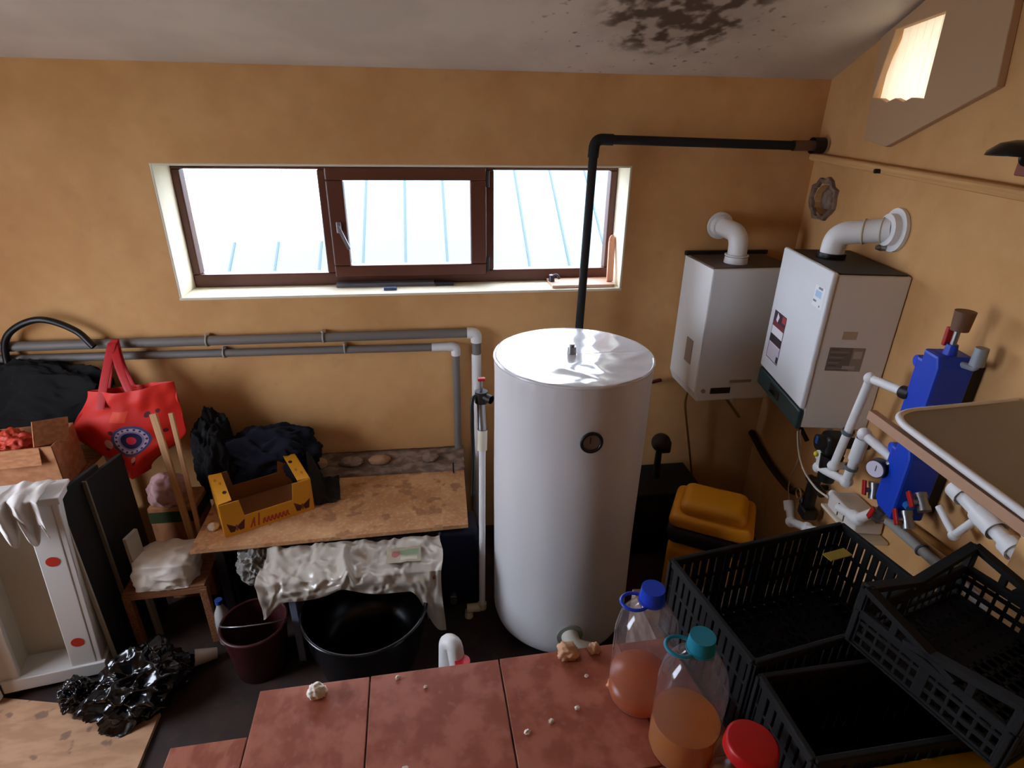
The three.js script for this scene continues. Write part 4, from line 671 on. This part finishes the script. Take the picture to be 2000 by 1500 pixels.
{
  const g = thing('plastic_jar', 'clear plastic jar with wide red lid at the bottom edge', 'jar', [0.578, Y0, -0.658]);
  mesh('jar_wall', lathe([[0, 0.003], [0.055, 0.002], [0.062, 0.01], [0.062, 0.15], [0.05, 0.175], [0.046, 0.185]], 48), mat(0xf4f6fa, 0.08, { transmission: 1, thickness: 0 }), g);
  mesh('contents', lathe([[0, 0.006], [0.06, 0.012], [0.06, 0.06], [0, 0.06]], 40), mat(0x8a5a30, 0.6), g);
  mesh('lid', lathe([[0, 0.208], [0.044, 0.208], [0.05, 0.203], [0.052, 0.182], [0.049, 0.180], [0, 0.180]], 56), mat(0xc00c10, 0.4), g);
}
// ------------------------------------------------------------------ crates
function crate(label, x, y, z, turn, w, d, h, raise, m, tilt = 0) {
  const g = thing('plastic_crate', label, 'crate', [x, y, z]); g.rotation.set(tilt, turn, 0);
  const wall = (L, tall) => {
    const gs = [rb(L, 0.022, 0.014, 0, h - 0.011, 0, 0.004), rb(L, 0.014, 0.010, 0, 0.007, 0, 0.003), rb(L, 0.012, 0.008, 0, h * 0.36, 0, 0.003), rb(L, 0.010, 0.008, 0, h * 0.66, 0, 0.003)];
    const n = Math.round(L / 0.026); for (let k = 0; k <= n; k++) { const q = -L / 2 + L * k / n, big = k % 6 === 0; gs.push(rb(big ? 0.022 : (raise ? 0.007 : 0.019), h - 0.01, big ? 0.010 : 0.006, q, h / 2, 0, 0.002)); }
    if (tall) { for (const s of [-1, 1]) gs.push(bar([s * L / 2, h, 0], [s * L / 2, h + tall, 0], 0.022, 0.014), bar([s * L / 2, h + tall, 0], [s * (L / 2 - 0.20), h + 0.005, 0], 0.022, 0.014), bar([s * (L / 2 - 0.075), h + tall * 0.55, 0], [s * (L / 2 - 0.075), h, 0], 0.014, 0.012)); }
    return gs;
  };
  for (const s of [-1, 1]) { const a = mesh('long_wall', wall(w, raise), m, g); a.position.z = s * d / 2; const b = mesh('short_wall', wall(d, raise), m, g); b.position.x = s * w / 2; b.rotation.y = Math.PI / 2; }
  const fl = []; for (let k = 0; k <= 16; k++) fl.push(rb(w / 16 * 0.8, 0.006, d, -w / 2 + w * k / 16, 0.006, 0, 0.002)); for (let k = 0; k <= 11; k++) fl.push(rb(w, 0.006, d / 11 * 0.8, 0, 0.006, -d / 2 + d * k / 11, 0.002));
  mesh('grid_floor', fl, m, g);
  return g;
}
const cr = mat(0x030304, 0.85);
crate('black plastic crate at the far edge of the landing beside the yellow tub', 0.905, Y0, -1.01, 0.16, 0.56, 0.33, 0.245, 0, cr);
crate('black plastic crate nearer the camera beside the teal capped bottle', 0.91, Y0, -0.69, 0.02, 0.50, 0.18, 0.235, 0, cr);
crate('black plastic crate with raised corners stacked on top at the right', 1.105, Y0 + 0.247, -0.726, 0.26, 0.36, 0.30, 0.10, 0.055, cr);
{ const g = thing('yellow_label', 'small yellow label lying on the far black crate', 'label', [1.05, Y0 + 0.245, -1.09]); mesh('tag', rb(0.075, 0.003, 0.03, 0, 0.002, 0, 0.001), mat(0x9a8420, 0.6), g).rotation.y = 0.2; }
{ const g = thing('yellow_crate', 'yellow plastic crate at the lower right corner', 'crate', [0.93, Y0, -0.522]); g.rotation.y = 0.02; const m = mat(0xb08410, 0.5); mesh('shell', rb(0.30, 0.19, 0.12, 0, 0.095, 0, 0.012), m, g); mesh('rim', rb(0.32, 0.02, 0.135, 0, 0.195, 0, 0.006), m, g); }
// ------------------------------------------------------------------ crumbs of plaster on the tiles
const crumb = mat(0xeee4d4, 0.9);
for (const [x, z, r, l, m] of [[-0.325, -1.035, 0.018, 'white plaster crumb on the left tile near the far edge'], [0.41, -0.965, 0.012, 'pale orange crumb at the foot of the blue capped bottle', 0xe0a070], [0.315, -1.07, 0.022, 'pale crumb at the far tile edge below the tank pipe', 0xd8a884], [0.39, -1.075, 0.014, 'second pale crumb at the far tile edge beside the bottles', 0xd8a884], [-0.13, -1.055, 0.005, 'tiny white chip near the first tile joint', 0], [-0.105, -0.82, 0.006, 'tiny white chip at the bottom of the middle tile', 0], [0.175, -0.87, 0.006, 'tiny white chip on the right tile towards the camera', 0], [0.235, -0.89, 0.005, 'tiny white chip right of centre on the right tile', 0], [0.305, -0.915, 0.005, 'tiny white chip on the right tile near the bottles', 0], [0.35, -1.0, 0.004, 'tiny white chip on the right tile near its far edge', 0], [-0.06, -1.02, 0.004, 'tiny white chip on the middle tile', 0]])
  tag(mesh('plaster_crumb', crumple(r * 1.2, r, r, { off: x * 40, detail: 6, amp: 0.25, flat: -0.6 }).translate(x, Y0 - 0.001, z), m ? mat(m, 0.9) : crumb), l, 'crumb');

// groups of alike things
const groupOf = { plaster_crumb: 'crumbs of plaster on the tiles', plastic_crate: 'black crates on the landing', water_bottle: 'large bottles on the landing', rubble: 'rubble on the ledge', plastic_pipe: 'white pipework on the right wall', pump_station: 'blue pump stations', leaning_panel: 'panels leaning in the left corner', wall_pipe: 'grey pipes on the back wall', wall_boiler: 'wall boilers', wooden_stick: 'sticks leaning below the red bag', plastic_bag: 'black plastic bags on the floor board', cable: 'cables below the right boiler', dark_coat: 'dark clothes on the bench' };
for (const o of scene.children) { const k = o.name.replace(/_\d{3}$/, ''); if (groupOf[k]) o.userData.group = groupOf[k]; }

renderer.render(scene, camera);
